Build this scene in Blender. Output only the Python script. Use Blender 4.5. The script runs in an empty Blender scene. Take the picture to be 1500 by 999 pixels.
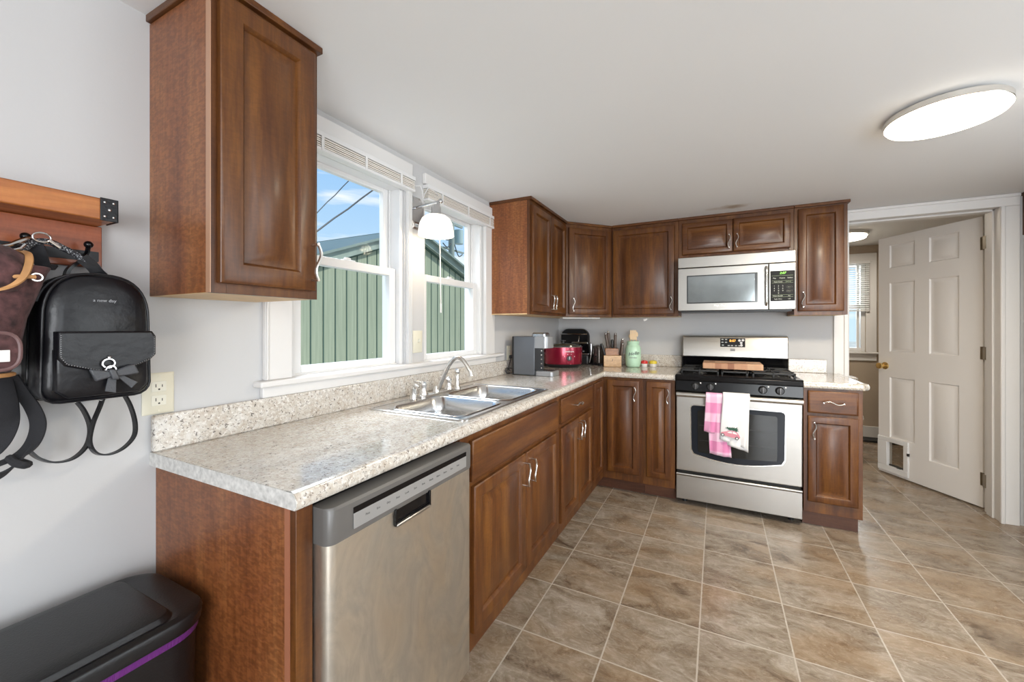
import bpy, bmesh, math, random
from mathutils import Vector, Matrix
random.seed(7)
S = bpy.context.scene
# ------------------------------------------------------------------ camera, world, lights, exposure
cam_d = bpy.data.cameras.new('camera'); cam = bpy.data.objects.new('camera', cam_d)
S.collection.objects.link(cam); S.camera = cam
cam_d.sensor_width = 36.0; cam_d.lens = 576.24/1500*36.0
cam_d.shift_x = -0.01492; cam_d.shift_y = -0.01363
cam_d.clip_start = 0.02; cam_d.clip_end = 200
cam.location = (1.4145, -0.5266, 1.2716); cam.rotation_euler = (math.pi/2, 0, 0.4499)
S.view_settings.view_transform = 'Standard'; S.view_settings.look = 'None'
S.view_settings.gamma = 1.0; S.view_settings.use_curve_mapping = False
S.view_settings.exposure = 0.14
try:
    S.cycles.use_denoising = True
    S.cycles.max_bounces = 10; S.cycles.diffuse_bounces = 5; S.cycles.glossy_bounces = 5
    S.cycles.transparent_max_bounces = 12; S.cycles.sample_clamp_indirect = 8
except Exception: pass

W = bpy.data.worlds.new('sky'); S.world = W; W.use_nodes = True
nt = W.node_tree; nt.nodes.clear()
def wn(t, **k):
    n = nt.nodes.new(t)
    for a, b in k.items(): setattr(n, a, b)
    return n
_o = wn('ShaderNodeOutputWorld'); _b = wn('ShaderNodeBackground'); _tc = wn('ShaderNodeTexCoord')
_sep = wn('ShaderNodeSeparateXYZ'); _r = wn('ShaderNodeValToRGB')
nt.links.new(_tc.outputs['Generated'], _sep.inputs[0]); nt.links.new(_sep.outputs['Z'], _r.inputs[0])
_r.color_ramp.elements[0].position = 0.0; _r.color_ramp.elements[0].color = (0.62, 0.80, 0.93, 1)
_r.color_ramp.elements[1].position = 0.55; _r.color_ramp.elements[1].color = (0.16, 0.42, 0.85, 1)
_mp = wn('ShaderNodeMapping'); _mp.inputs['Scale'].default_value = (1.6, 1.6, 9.0)
_nz = wn('ShaderNodeTexNoise'); _nz.inputs['Scale'].default_value = 2.3; _nz.inputs['Detail'].default_value = 7
_r2 = wn('ShaderNodeValToRGB'); _r2.color_ramp.elements[0].position = 0.52; _r2.color_ramp.elements[1].position = 0.66
nt.links.new(_tc.outputs['Generated'], _mp.inputs[0]); nt.links.new(_mp.outputs[0], _nz.inputs['Vector'])
nt.links.new(_nz.outputs[0], _r2.inputs[0])
_mx = wn('ShaderNodeMix', data_type='RGBA'); _mx.inputs['B'].default_value = (0.95, 0.96, 0.97, 1)
nt.links.new(_r2.outputs[0], _mx.inputs['Factor']); nt.links.new(_r.outputs[0], _mx.inputs['A'])
nt.links.new(_mx.outputs['Result'], _b.inputs[0]); _b.inputs[1].default_value = 1.05
nt.links.new(_b.outputs[0], _o.inputs[0])

def area(name, loc, rot, sx, sy, power, col):
    d = bpy.data.lights.new(name, 'AREA'); d.shape = 'RECTANGLE'; d.size = sx; d.size_y = sy
    d.energy = power; d.color = col
    o = bpy.data.objects.new(name, d); S.collection.objects.link(o); o.location = loc; o.rotation_euler = rot
    return o
P2 = math.pi/2
area('daylight_patio_door', (2.90, -2.90, 1.15), (P2+0.12, 0, 0.22), 1.7, 1.8, 105, (0.95, 0.975, 1.0))
area('added_side_fill', (3.90, -1.3, 1.4), (P2+0.30, 0, P2), 1.6, 1.1, 26, (0.93, 0.97, 1.0))  # fill lamp at an unseen side window, both added for light
area('added_right_fill', (3.93, 0.95, 1.4), (P2+0.16, 0, P2+0.45), 1.5, 1.1, 26, (0.93, 0.97, 1.0))  # lamp at an invented window, added to brighten the far end
area('added_yard_fill', (-1.6, 1.05, 3.6), (math.radians(40), 0, -P2), 3.0, 1.6, 250, (0.90, 0.95, 1.0))  # unseen fill lamp added above the windows to brighten the room
area('daylight_behind_hall', (2.65, 6.4, 2.2), (math.radians(-75), 0, 0), 1.6, 1.6, 60, (0.95, 0.98, 1.0))
_sun = bpy.data.lights.new('sun', 'SUN'); _sun.energy = 4.0; _sun.angle = 0.03; _sun.color = (1, 0.94, 0.84)
_so = bpy.data.objects.new('sun', _sun); S.collection.objects.link(_so); _so.rotation_euler = Vector((-0.62, -0.34, -0.70)).to_track_quat('-Z', 'Y').to_euler()

# ------------------------------------------------------------------ materials
MATS = {}
def mat(name, col=(0.5, 0.5, 0.5), rough=0.5, metal=0.0, coat=0.0, emit=None, es=0.0, spec=0.5, bump=0.0, bscale=60, var=0.0, vscale=3.0, sheen=0.0, bstretch=(1, 1, 1), aniso=0.0):
    if name in MATS: return MATS[name]
    m = bpy.data.materials.new(name); m.use_nodes = True; t = m.node_tree
    p = t.nodes['Principled BSDF']
    p.inputs['Base Color'].default_value = (*col, 1); p.inputs['Roughness'].default_value = rough
    p.inputs['Metallic'].default_value = metal; p.inputs['Coat Weight'].default_value = coat
    p.inputs['Coat Roughness'].default_value = 0.12 if 'cherry' not in name else 0.22
    p.inputs['Specular IOR Level'].default_value = spec; p.inputs['Sheen Weight'].default_value = sheen
    if emit: p.inputs['Emission Color'].default_value = (*emit, 1); p.inputs['Emission Strength'].default_value = es
    tc = t.nodes.new('ShaderNodeTexCoord'); mp = t.nodes.new('ShaderNodeMapping'); mp.inputs['Scale'].default_value = bstretch
    t.links.new(tc.outputs['Object'], mp.inputs[0])
    if bump > 0:
        n = t.nodes.new('ShaderNodeTexNoise'); n.inputs['Scale'].default_value = bscale; n.inputs['Detail'].default_value = 5
        t.links.new(mp.outputs[0], n.inputs['Vector'])
        b = t.nodes.new('ShaderNodeBump'); b.inputs['Strength'].default_value = bump; b.inputs['Distance'].default_value = 0.004
        t.links.new(n.outputs[0], b.inputs['Height']); t.links.new(b.outputs[0], p.inputs['Normal'])
    if var > 0:
        n = t.nodes.new('ShaderNodeTexNoise'); n.inputs['Scale'].default_value = vscale; n.inputs['Detail'].default_value = 6
        t.links.new(mp.outputs[0], n.inputs['Vector'])
        r = t.nodes.new('ShaderNodeValToRGB')
        r.color_ramp.elements[0].position = 0.3; r.color_ramp.elements[1].position = 0.7
        r.color_ramp.elements[0].color = (*[c*(1-var) for c in col], 1); r.color_ramp.elements[1].color = (*[min(1, c*(1+var)) for c in col], 1)
        t.links.new(n.outputs[0], r.inputs[0]); t.links.new(r.outputs[0], p.inputs['Base Color'])
    MATS[name] = m
    return m
class NG:
    def __init__(s, m): s.t = m.node_tree; s.p = s.t.nodes['Principled BSDF']
    def n(s, typ, inp=None, **k):
        n = s.t.nodes.new(typ)
        for a, b in k.items(): setattr(n, a, b)
        for a, b in (inp or {}).items():
            if isinstance(b, bpy.types.NodeSocket): s.t.links.new(b, n.inputs[a])
            else: n.inputs[a].default_value = b
        return n
    def math(s, op, a, b=0.0, c=None):
        i = {0: a, 1: b}
        if c is not None: i[2] = c
        return s.n('ShaderNodeMath', i, operation=op).outputs[0]
    def ramp(s, f, els):
        r = s.n('ShaderNodeValToRGB', {0: f}); e = r.color_ramp.elements
        while len(e) < len(els): e.new(0.5)
        for q, (pos, c) in zip(e, els): q.position = pos; q.color = (*c, 1)
        return r.outputs[0]
    def mix(s, f, a, b, mode='MIX'):
        m = s.n('ShaderNodeMix', data_type='RGBA', blend_type=mode)
        for k, v in (('Factor', f), ('A', a), ('B', b)):
            if isinstance(v, bpy.types.NodeSocket): s.t.links.new(v, m.inputs[k])
            else: m.inputs[k].default_value = v if k == 'Factor' else (*v, 1)
        return m.outputs['Result']
    def link(s, o, name): s.t.links.new(o, s.p.inputs[name])
    def bump(s, h, st, d=0.004):
        b = s.n('ShaderNodeBump', {'Strength': st, 'Distance': d, 'Height': h}); s.link(b.outputs[0], 'Normal')

def wood(name, cols, axis='z', scale=1.0, rough=0.42, coat=0.20, curl=0.25, rings=0.0):
    if name in MATS: return MATS[name]
    m = mat(name, cols[1], rough, coat=coat, spec=0.4); g = NG(m)
    tc = g.n('ShaderNodeTexCoord'); oi = g.n('ShaderNodeObjectInfo')
    off = g.math('MULTIPLY', oi.outputs['Random'], 17.0)
    sc = {'z': (13, 13, 1.3), 'y': (13, 1.3, 13), 'x': (1.3, 13, 13)}[axis]
    add = g.n('ShaderNodeVectorMath', {0: tc.outputs['Object'], 1: g.n('ShaderNodeCombineXYZ', {0: off, 1: off, 2: off}).outputs[0]}, operation='ADD').outputs[0]
    mp = g.n('ShaderNodeMapping', {'Vector': add, 'Scale': tuple(c*scale for c in sc)}).outputs[0]
    n1 = g.n('ShaderNodeTexNoise', {'Vector': mp, 'Scale': 1.0, 'Detail': 6.0, 'Roughness': 0.62, 'Distortion': rings}).outputs[0]
    mp2 = g.n('ShaderNodeMapping', {'Vector': add, 'Scale': tuple(c*8*scale for c in sc)}).outputs[0]
    n2 = g.n('ShaderNodeTexNoise', {'Vector': mp2, 'Scale': 1.0, 'Detail': 3.0}).outputs[0]
    sc3 = {'z': (55, 55, 130), 'y': (55, 130, 55), 'x': (130, 55, 55)}[axis]
    mp3 = g.n('ShaderNodeMapping', {'Vector': add, 'Scale': sc3}).outputs[0]
    n3 = g.n('ShaderNodeTexNoise', {'Vector': mp3, 'Scale': 1.0, 'Detail': 2.0, 'Distortion': 0.6}).outputs[0]
    base = g.ramp(n1, [(0.28, cols[0]), (0.5, cols[1]), (0.72, cols[2])])
    st = g.ramp(n2, [(0.35, (0.80, 0.78, 0.76)), (0.65, (1, 1, 1))])
    base = g.mix(0.7, base, st, 'MULTIPLY')
    cu = g.ramp(n3, [(0.40, (0.72, 0.70, 0.68)), (0.62, (1.2, 1.2, 1.2))])
    base = g.mix(curl, base, cu, 'MULTIPLY')
    g.link(base, 'Base Color'); g.bump(n2, 0.05, 0.002)
    return m

def glass(name, tint=(0.97, 0.985, 0.98), refl=0.02):
    if name in MATS: return MATS[name]
    m = bpy.data.materials.new(name); m.use_nodes = True; t = m.node_tree; t.nodes.clear()
    o = t.nodes.new('ShaderNodeOutputMaterial'); mx = t.nodes.new('ShaderNodeMixShader')
    tr = t.nodes.new('ShaderNodeBsdfTransparent'); gl = t.nodes.new('ShaderNodeBsdfGlossy'); fr = t.nodes.new('ShaderNodeFresnel')
    ge = t.nodes.new('ShaderNodeNewGeometry'); mr = t.nodes.new('ShaderNodeMapRange'); io = 1.0+refl*4
    mr.inputs['To Min'].default_value = io; mr.inputs['To Max'].default_value = 1.0/io
    t.links.new(ge.outputs['Backfacing'], mr.inputs['Value']); t.links.new(mr.outputs[0], fr.inputs[0]); tr.inputs[0].default_value = (*tint, 1); gl.inputs['Roughness'].default_value = 0.01
    t.links.new(fr.outputs[0], mx.inputs[0]); t.links.new(tr.outputs[0], mx.inputs[1]); t.links.new(gl.outputs[0], mx.inputs[2]); t.links.new(mx.outputs[0], o.inputs[0])
    MATS[name] = m; return m

WALL = mat('wall_paint', (0.53, 0.53, 0.535), 0.75, bump=0.05, bscale=140)
MWHITE = mat('trim_white', (0.70, 0.69, 0.68), 0.38)
VINYL = mat('vinyl_white', (0.72, 0.72, 0.72), 0.33)
DOORW = mat('door_white', (0.74, 0.72, 0.70), 0.38)
BEIGE = mat('hall_beige', (0.40, 0.33, 0.255), 0.8)
SHADEB = mat('blind_slat', (0.80, 0.76, 0.70), 0.5)
CH = [(0.050, 0.014, 0.003), (0.104, 0.034, 0.0065), (0.185, 0.070, 0.0115)]
CAB = wood('cherry_cabinet', CH)
CABX = wood('cherry_horizontal', CH, axis='x')
CABY = wood('cherry_horizontal_deep', CH, axis='y')
SIDE = wood('cherry_side_laminate', [(0.155, 0.046, 0.014), (0.230, 0.076, 0.023), (0.300, 0.118, 0.038)], curl=0.75)
PINE = mat('raw_maple_edge', (0.66, 0.46, 0.24), 0.5, var=0.15, vscale=20)
TOE = wood('toe_kick', [(0.07, 0.026, 0.014), (0.11, 0.042, 0.022), (0.15, 0.062, 0.032)], axis='x')
NICK = mat('brushed_nickel', (0.72, 0.70, 0.67), 0.26, 1.0)
CHROME = mat('chrome', (0.62, 0.62, 0.63), 0.12, 1.0)
BRASS = mat('brass', (0.80, 0.58, 0.24), 0.15, 1.0)
BRONZE = mat('hinge_bronze', (0.30, 0.26, 0.20), 0.3, 1.0)
BLACK = mat('black_enamel', (0.004, 0.004, 0.005), 0.20, spec=0.3)
BLKPL = mat('black_plastic', (0.015, 0.015, 0.016), 0.38)
IRON = mat('cast_iron', (0.012, 0.012, 0.012), 0.45, bump=0.2, bscale=200)
CREAM = mat('outlet_ivory', (0.70, 0.67, 0.55), 0.35)
DKPL = mat('slot_dark', (0.03, 0.028, 0.025), 0.6)
LEATH = mat('black_leather', (0.006, 0.006, 0.008), 0.33, spec=0.32, bump=0.30, bscale=55, coat=0.06)
LEATH2 = mat('grey_black_leather', (0.055, 0.058, 0.066), 0.40, bump=0.25, bscale=300)
WEB = mat('black_webbing', (0.018, 0.018, 0.022), 0.7, bump=0.6, bscale=300, bstretch=(1, 1, 5))
SUEDE = mat('plum_suede', (0.075, 0.033, 0.034), 0.95, var=0.75, vscale=45, bump=0.4, bscale=120, sheen=0.08)
TAN = mat('tan_leather', (0.52, 0.27, 0.11), 0.45, var=0.2, vscale=20)
BRNL = mat('brown_leather', (0.16, 0.055, 0.025), 0.4)
BIN = mat('bin_plastic', (0.006, 0.006, 0.007), 0.36, bump=0.12, bscale=240, var=0.3, vscale=14)
PURPLE = mat('purple_bag', (0.12, 0.022, 0.16), 0.3, bump=0.5, bscale=60, bstretch=(1, 6, 1))
RED = mat('red_cooker', (0.30, 0.008, 0.035), 0.25, 0.55, coat=0.6)
MINT = mat('mint_glaze', (0.50, 0.74, 0.55), 0.35)
WSPOON = mat('spoon_wood', (0.74, 0.56, 0.36), 0.6)
KBL = wood('block_light', [(0.50, 0.30, 0.14), (0.62, 0.40, 0.21), (0.72, 0.49, 0.28)], axis='x', coat=0.1)
KBD = wood('block_brown', [(0.24, 0.09, 0.025), (0.34, 0.14, 0.04), (0.42, 0.19, 0.06)], axis='x', coat=0.2)
REDP = mat('red_cap', (0.60, 0.02, 0.02), 0.3); YELP = mat('yellow_cap', (0.78, 0.62, 0.05), 0.3)
WCER = mat('white_ceramic', (0.80, 0.78, 0.76), 0.25)
INK = mat('dark_ink', (0.03, 0.03, 0.035), 0.5); WINK = mat('white_ink', (0.75, 0.75, 0.75), 0.5)
GINK = mat('grey_ink', (0.18, 0.18, 0.18), 0.5)
PINKINK = mat('pink_ink', (0.62, 0.24, 0.30), 0.7); GREENINK = mat('green_ink', (0.03, 0.09, 0.06), 0.7)
GREYP = mat('grey_control_plastic', (0.115, 0.11, 0.105), 0.35)
GREYS = mat('silver_plastic', (0.36, 0.37, 0.39), 0.32, 0.5)
COF = mat('coffee_grey', (0.16, 0.175, 0.20), 0.38, 0.6, bump=0.1, bscale=300)
LEDG = mat('green_digits', (0.1, 0.5, 0.05), 0.5, emit=(0.45, 1.0, 0.15), es=1.6)
LEDO = mat('orange_digits', (0.6, 0.3, 0.05), 0.5, emit=(1.0, 0.45, 0.08), es=1.8)
LAMPG = mat('lamp_glass', (0.95, 0.93, 0.88), 0.4, emit=(1.0, 0.91, 0.76), es=0.8)
FLUSH = mat('flush_light_glass', (0.95, 0.94, 0.92), 0.35, emit=(1.0, 0.89, 0.72), es=9.0)
SHELF = wood('acacia_shelf', [(0.20, 0.055, 0.015), (0.42, 0.145, 0.035), (0.56, 0.24, 0.07)], axis='y', scale=1.1, coat=0.3, rings=1.6, curl=0.1)
SHELF2 = wood('acacia_board', [(0.16, 0.036, 0.013), (0.30, 0.075, 0.024), (0.42, 0.13, 0.04)], axis='y', scale=1.1, coat=0.3, rings=0.8, curl=0.2)
ROOFM = mat('shed_roof', (0.17, 0.22, 0.20), 0.5); GROUND = mat('yard_ground', (0.48, 0.47, 0.42), 0.9, var=0.2, vscale=1.2)
FASC = mat('shed_fascia', (0.20, 0.25, 0.22), 0.55, var=0.3, vscale=3)
POLE = mat('pole_wood', (0.22, 0.26, 0.24), 0.8); TRF = mat('transformer_grey', (0.32, 0.42, 0.42), 0.5); WIRE = mat('wire_black', (0.02, 0.025, 0.03), 0.6)
PANE = glass('window_glass'); FLAPG = glass('pet_flap', (0.80, 0.78, 0.75), 0.12)

def stainless(name, col=(0.46, 0.445, 0.42), rough=0.33, axis='x', stain=0.0):
    m = mat(name, col, rough, 1.0); g = NG(m); tc = g.n('ShaderNodeTexCoord')
    sc = {'x': (2, 260, 260), 'z': (200, 200, 2), 'y': (260, 2, 260)}[axis]
    mp = g.n('ShaderNodeMapping', {'Vector': tc.outputs['Object'], 'Scale': sc}).outputs[0]
    n = g.n('ShaderNodeTexNoise', {'Vector': mp, 'Scale': 1.0, 'Detail': 3.0}).outputs[0]
    g.bump(n, 0.015, 0.0005)
    r = g.ramp(n, [(0.3, (rough*0.85,)*3), (0.7, (rough*1.25,)*3)]); g.link(r, 'Roughness')
    if stain:
        n2 = g.n('ShaderNodeTexNoise', {'Vector': g.n('ShaderNodeMapping', {'Vector': tc.outputs['Object'], 'Scale': (1, 1, 0.55)}).outputs[0], 'Scale': 7.0, 'Detail': 7.0, 'Roughness': 0.6, 'Distortion': 1.2}).outputs[0]
        c = g.ramp(n2, [(0.35, tuple(c*(1-stain) for c in col)), (0.6, col)]); g.link(c, 'Base Color')
        rr = g.ramp(n2, [(0.35, (0.50,)*3), (0.62, (rough,)*3)]); g.link(rr, 'Roughness')
    return m
STEEL = stainless('stainless_steel'); STEELZ = stainless('stainless_dishwasher', (0.74, 0.69, 0.61), 0.36, 'z', 0.30)
SINKM = stainless('sink_steel', (0.60, 0.60, 0.60), 0.22, 'y')
OVENG = mat('oven_glass', (0.008, 0.009, 0.009), 0.05, spec=0.6)
MWG = mat('microwave_screen', (0.30, 0.33, 0.34), 0.10, 0.75, var=0.12, vscale=9)

def m_granite():
    m = mat('granite_laminate', (0.6, 0.55, 0.5), 0.09, coat=0.2); g = NG(m); tc = g.n('ShaderNodeTexCoord').outputs['Object']
    def nz(s, d, dist=0.0): return g.n('ShaderNodeTexNoise', {'Vector': tc, 'Scale': s, 'Detail': d, 'Roughness': 0.6, 'Distortion': dist}).outputs[0]
    base = g.ramp(nz(34, 6, .4), [(0.34, (0.52, 0.465, 0.40)), (0.5, (0.58, 0.54, 0.485)), (0.64, (0.66, 0.635, 0.595))])
    tan = g.ramp(nz(75, 3), [(0.53, (0, 0, 0)), (0.62, (1, 1, 1))])
    base = g.mix(g.math('MULTIPLY', tan, 0.45), base, (0.40, 0.31, 0.24))
    wh = g.ramp(nz(110, 3, .3), [(0.54, (0, 0, 0)), (0.62, (1, 1, 1))])
    base = g.mix(g.math('MULTIPLY', wh, 0.6), base, (0.82, 0.80, 0.77))
    dk = g.ramp(nz(125, 4, 1.0), [(0.585, (0, 0, 0)), (0.63, (1, 1, 1))])
    base = g.mix(g.math('MULTIPLY', dk, 0.85), base, (0.085, 0.07, 0.062))
    g.link(base, 'Base Color'); g.bump(nz(160, 2), 0.015, 0.0005)
    return m
GRAN = m_granite()

def m_floor():
    m = mat('slate_tile_vinyl', (0.3, 0.25, 0.2), 0.3, spec=0.5); g = NG(m); tc = g.n('ShaderNodeTexCoord').outputs['Object']
    sp = g.n('ShaderNodeSeparateXYZ', {0: tc}); 
    u = g.math('DIVIDE', g.math('SUBTRACT', sp.outputs[0], 0.677-0.335*20), 0.335)
    v = g.math('DIVIDE', g.math('SUBTRACT', sp.outputs[1], 0.953-0.3285*20), 0.3285)
    def edge(a):
        f = g.math('FRACT', a); return g.math('MINIMUM', f, g.math('SUBTRACT', 1.0, f))
    e = g.math('MINIMUM', edge(u), edge(v))
    grout = g.ramp(e, [(0.006, (1, 1, 1)), (0.0115, (0, 0, 0))])
    cell = g.n('ShaderNodeCombineXYZ', {0: g.math('FLOOR', u), 1: g.math('FLOOR', v)}).outputs[0]
    wnz = g.n('ShaderNodeTexWhiteNoise', {'Vector': cell})
    off = g.n('ShaderNodeVectorMath', {0: wnz.outputs['Color'], 1: (40, 40, 40)}, operation='MULTIPLY').outputs[0]
    st = g.n('ShaderNodeMapping', {'Vector': tc, 'Scale': (1.0, 1.9, 1.0), 'Rotation': (0, 0, 0.5)}).outputs[0]
    vec = g.n('ShaderNodeVectorMath', {0: st, 1: off}, operation='ADD').outputs[0]
    n1 = g.n('ShaderNodeTexNoise', {'Vector': vec, 'Scale': 5.5, 'Detail': 10.0, 'Roughness': 0.66, 'Distortion': 1.0}).outputs[0]
    n2 = g.n('ShaderNodeTexNoise', {'Vector': vec, 'Scale': 15.0, 'Detail': 10.0, 'Roughness': 0.74, 'Distortion': 2.2}).outputs[0]
    n3 = g.n('ShaderNodeTexNoise', {'Vector': vec, 'Scale': 2.2, 'Detail': 3.0}).outputs[0]
    f = g.math('ADD', g.math('MULTIPLY', n1, 0.6), g.math('ADD', g.math('MULTIPLY', n2, 0.4), g.math('MULTIPLY', g.math('SUBTRACT', wnz.outputs['Value'], 0.5), 0.035)))
    c = g.ramp(f, [(0.37, (0.080, 0.054, 0.036)), (0.44, (0.185, 0.142, 0.102)), (0.52, (0.262, 0.218, 0.170)), (0.63, (0.36, 0.315, 0.265))])
    warm = g.ramp(n3, [(0.45, (0, 0, 0)), (0.62, (1, 1, 1))])
    c = g.mix(g.math('MULTIPLY', warm, 0.38), c, (0.30, 0.195, 0.105))
    vein = g.ramp(g.math('ABSOLUTE', g.math('SUBTRACT', n2, 0.5)), [(0.0, (1, 1, 1)), (0.012, (0, 0, 0))])
    c = g.mix(g.math('MULTIPLY', vein, 0.45), c, (0.10, 0.075, 0.06))
    c = g.mix(grout, c, (0.42, 0.375, 0.32))
    g.link(c, 'Base Color')
    r = g.ramp(n1, [(0.35, (0.30,)*3), (0.65, (0.19,)*3)]); g.link(r, 'Roughness')
    h = g.math('SUBTRACT', g.math('ADD', g.math('MULTIPLY', n2, 0.6), n1), g.math('MULTIPLY', grout, 0.5)); g.bump(h, 0.16, 0.004)
    return m
FLOORM = m_floor()

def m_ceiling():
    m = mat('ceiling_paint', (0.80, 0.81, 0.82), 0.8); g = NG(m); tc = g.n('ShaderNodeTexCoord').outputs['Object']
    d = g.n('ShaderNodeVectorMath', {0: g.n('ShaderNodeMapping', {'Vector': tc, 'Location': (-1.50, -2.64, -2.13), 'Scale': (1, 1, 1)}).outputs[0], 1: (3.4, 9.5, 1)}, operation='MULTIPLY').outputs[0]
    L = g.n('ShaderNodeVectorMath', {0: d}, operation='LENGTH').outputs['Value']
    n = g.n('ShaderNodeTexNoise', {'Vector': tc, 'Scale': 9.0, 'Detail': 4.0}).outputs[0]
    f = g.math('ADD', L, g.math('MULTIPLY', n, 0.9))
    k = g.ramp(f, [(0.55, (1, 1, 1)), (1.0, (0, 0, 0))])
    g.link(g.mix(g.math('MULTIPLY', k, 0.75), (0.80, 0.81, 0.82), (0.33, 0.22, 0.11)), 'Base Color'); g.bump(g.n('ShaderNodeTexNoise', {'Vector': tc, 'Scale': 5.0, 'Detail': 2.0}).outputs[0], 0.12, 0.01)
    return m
CEIL = m_ceiling()

def m_siding():
    m = mat('green_siding', (0.2, 0.33, 0.24), 0.6); g = NG(m); tc = g.n('ShaderNodeTexCoord').outputs['Object']
    n = g.n('ShaderNodeTexNoise', {'Vector': g.n('ShaderNodeMapping', {'Vector': tc, 'Scale': (1, 14, 0.5)}).outputs[0], 'Scale': 3.0, 'Detail': 4.0}).outputs[0]
    sp = g.n('ShaderNodeSeparateXYZ', {0: tc}); f = g.math('FRACT', g.math('DIVIDE', sp.outputs[1], 0.0525))
    ln = g.ramp(f, [(0.0, (0.7, 0.7, 0.7)), (0.14, (1, 1, 1))])
    c = g.ramp(n, [(0.3, (0.21, 0.25, 0.18)), (0.7, (0.28, 0.32, 0.235))])
    g.link(g.mix(0.6, c, ln, 'MULTIPLY'), 'Base Color')
    return m
SIDING = m_siding(); GROOVE = mat('siding_groove', (0.045, 0.085, 0.065), 0.7)

def m_board():
    m = mat('cutting_board_wood', (0.5, 0.3, 0.2), 0.5); g = NG(m); tc = g.n('ShaderNodeTexCoord').outputs['Object']
    sp = g.n('ShaderNodeSeparateXYZ', {0: tc})
    cell = g.n('ShaderNodeCombineXYZ', {0: g.math('FLOOR', g.math('DIVIDE', sp.outputs[0], 0.041)), 1: g.math('FLOOR', g.math('DIVIDE', sp.outputs[1], 0.04))}).outputs[0]
    w = g.n('ShaderNodeTexWhiteNoise', {'Vector': cell}).outputs['Value']
    n = g.n('ShaderNodeTexNoise', {'Vector': g.n('ShaderNodeMapping', {'Vector': tc, 'Scale': (160, 30, 6)}).outputs[0], 'Scale': 1.0, 'Detail': 3.0}).outputs[0]
    c = g.ramp(w, [(0.0, (0.30, 0.125, 0.065)), (0.45, (0.48, 0.25, 0.14)), (1.0, (0.64, 0.42, 0.26))])
    g.link(g.mix(0.4, c, g.ramp(n, [(0.3, (0.7, 0.7, 0.7)), (0.7, (1, 1, 1))]), 'MULTIPLY'), 'Base Color')
    return m
BOARD = m_board()

def m_towel_pink():
    m = mat('pink_plaid_cotton', (0.7, 0.35, 0.5), 0.9, sheen=0.3); g = NG(m); tc = g.n('ShaderNodeTexCoord').outputs['Object']
    sp = g.n('ShaderNodeSeparateXYZ', {0: tc})
    def band(a, per, ph):
        f = g.math('FRACT', g.math('ADD', g.math('DIVIDE', a, per), ph))
        return g.ramp(f, [(0.0, (0, 0, 0)), (0.42, (0, 0, 0)), (0.5, (1, 1, 1)), (0.92, (1, 1, 1))])
    b = g.math('ADD', g.math('MULTIPLY', band(sp.outputs[2], 0.13, 0.30), 0.6), g.math('MULTIPLY', band(sp.outputs[0], 0.075, 0.2), 0.35))
    g.link(g.ramp(b, [(0.0, (0.80, 0.58, 0.70)), (0.5, (0.76, 0.36, 0.55)), (1.0, (0.66, 0.20, 0.40))]), 'Base Color')
    n = g.n('ShaderNodeTexNoise', {'Vector': tc, 'Scale': 240.0}).outputs[0]; g.bump(n, 0.2, 0.002)
    return m
TPINK = m_towel_pink(); TWHITE = mat('white_cotton', (0.80, 0.80, 0.80), 0.95, bump=0.35, bscale=180, sheen=0.3)

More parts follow.
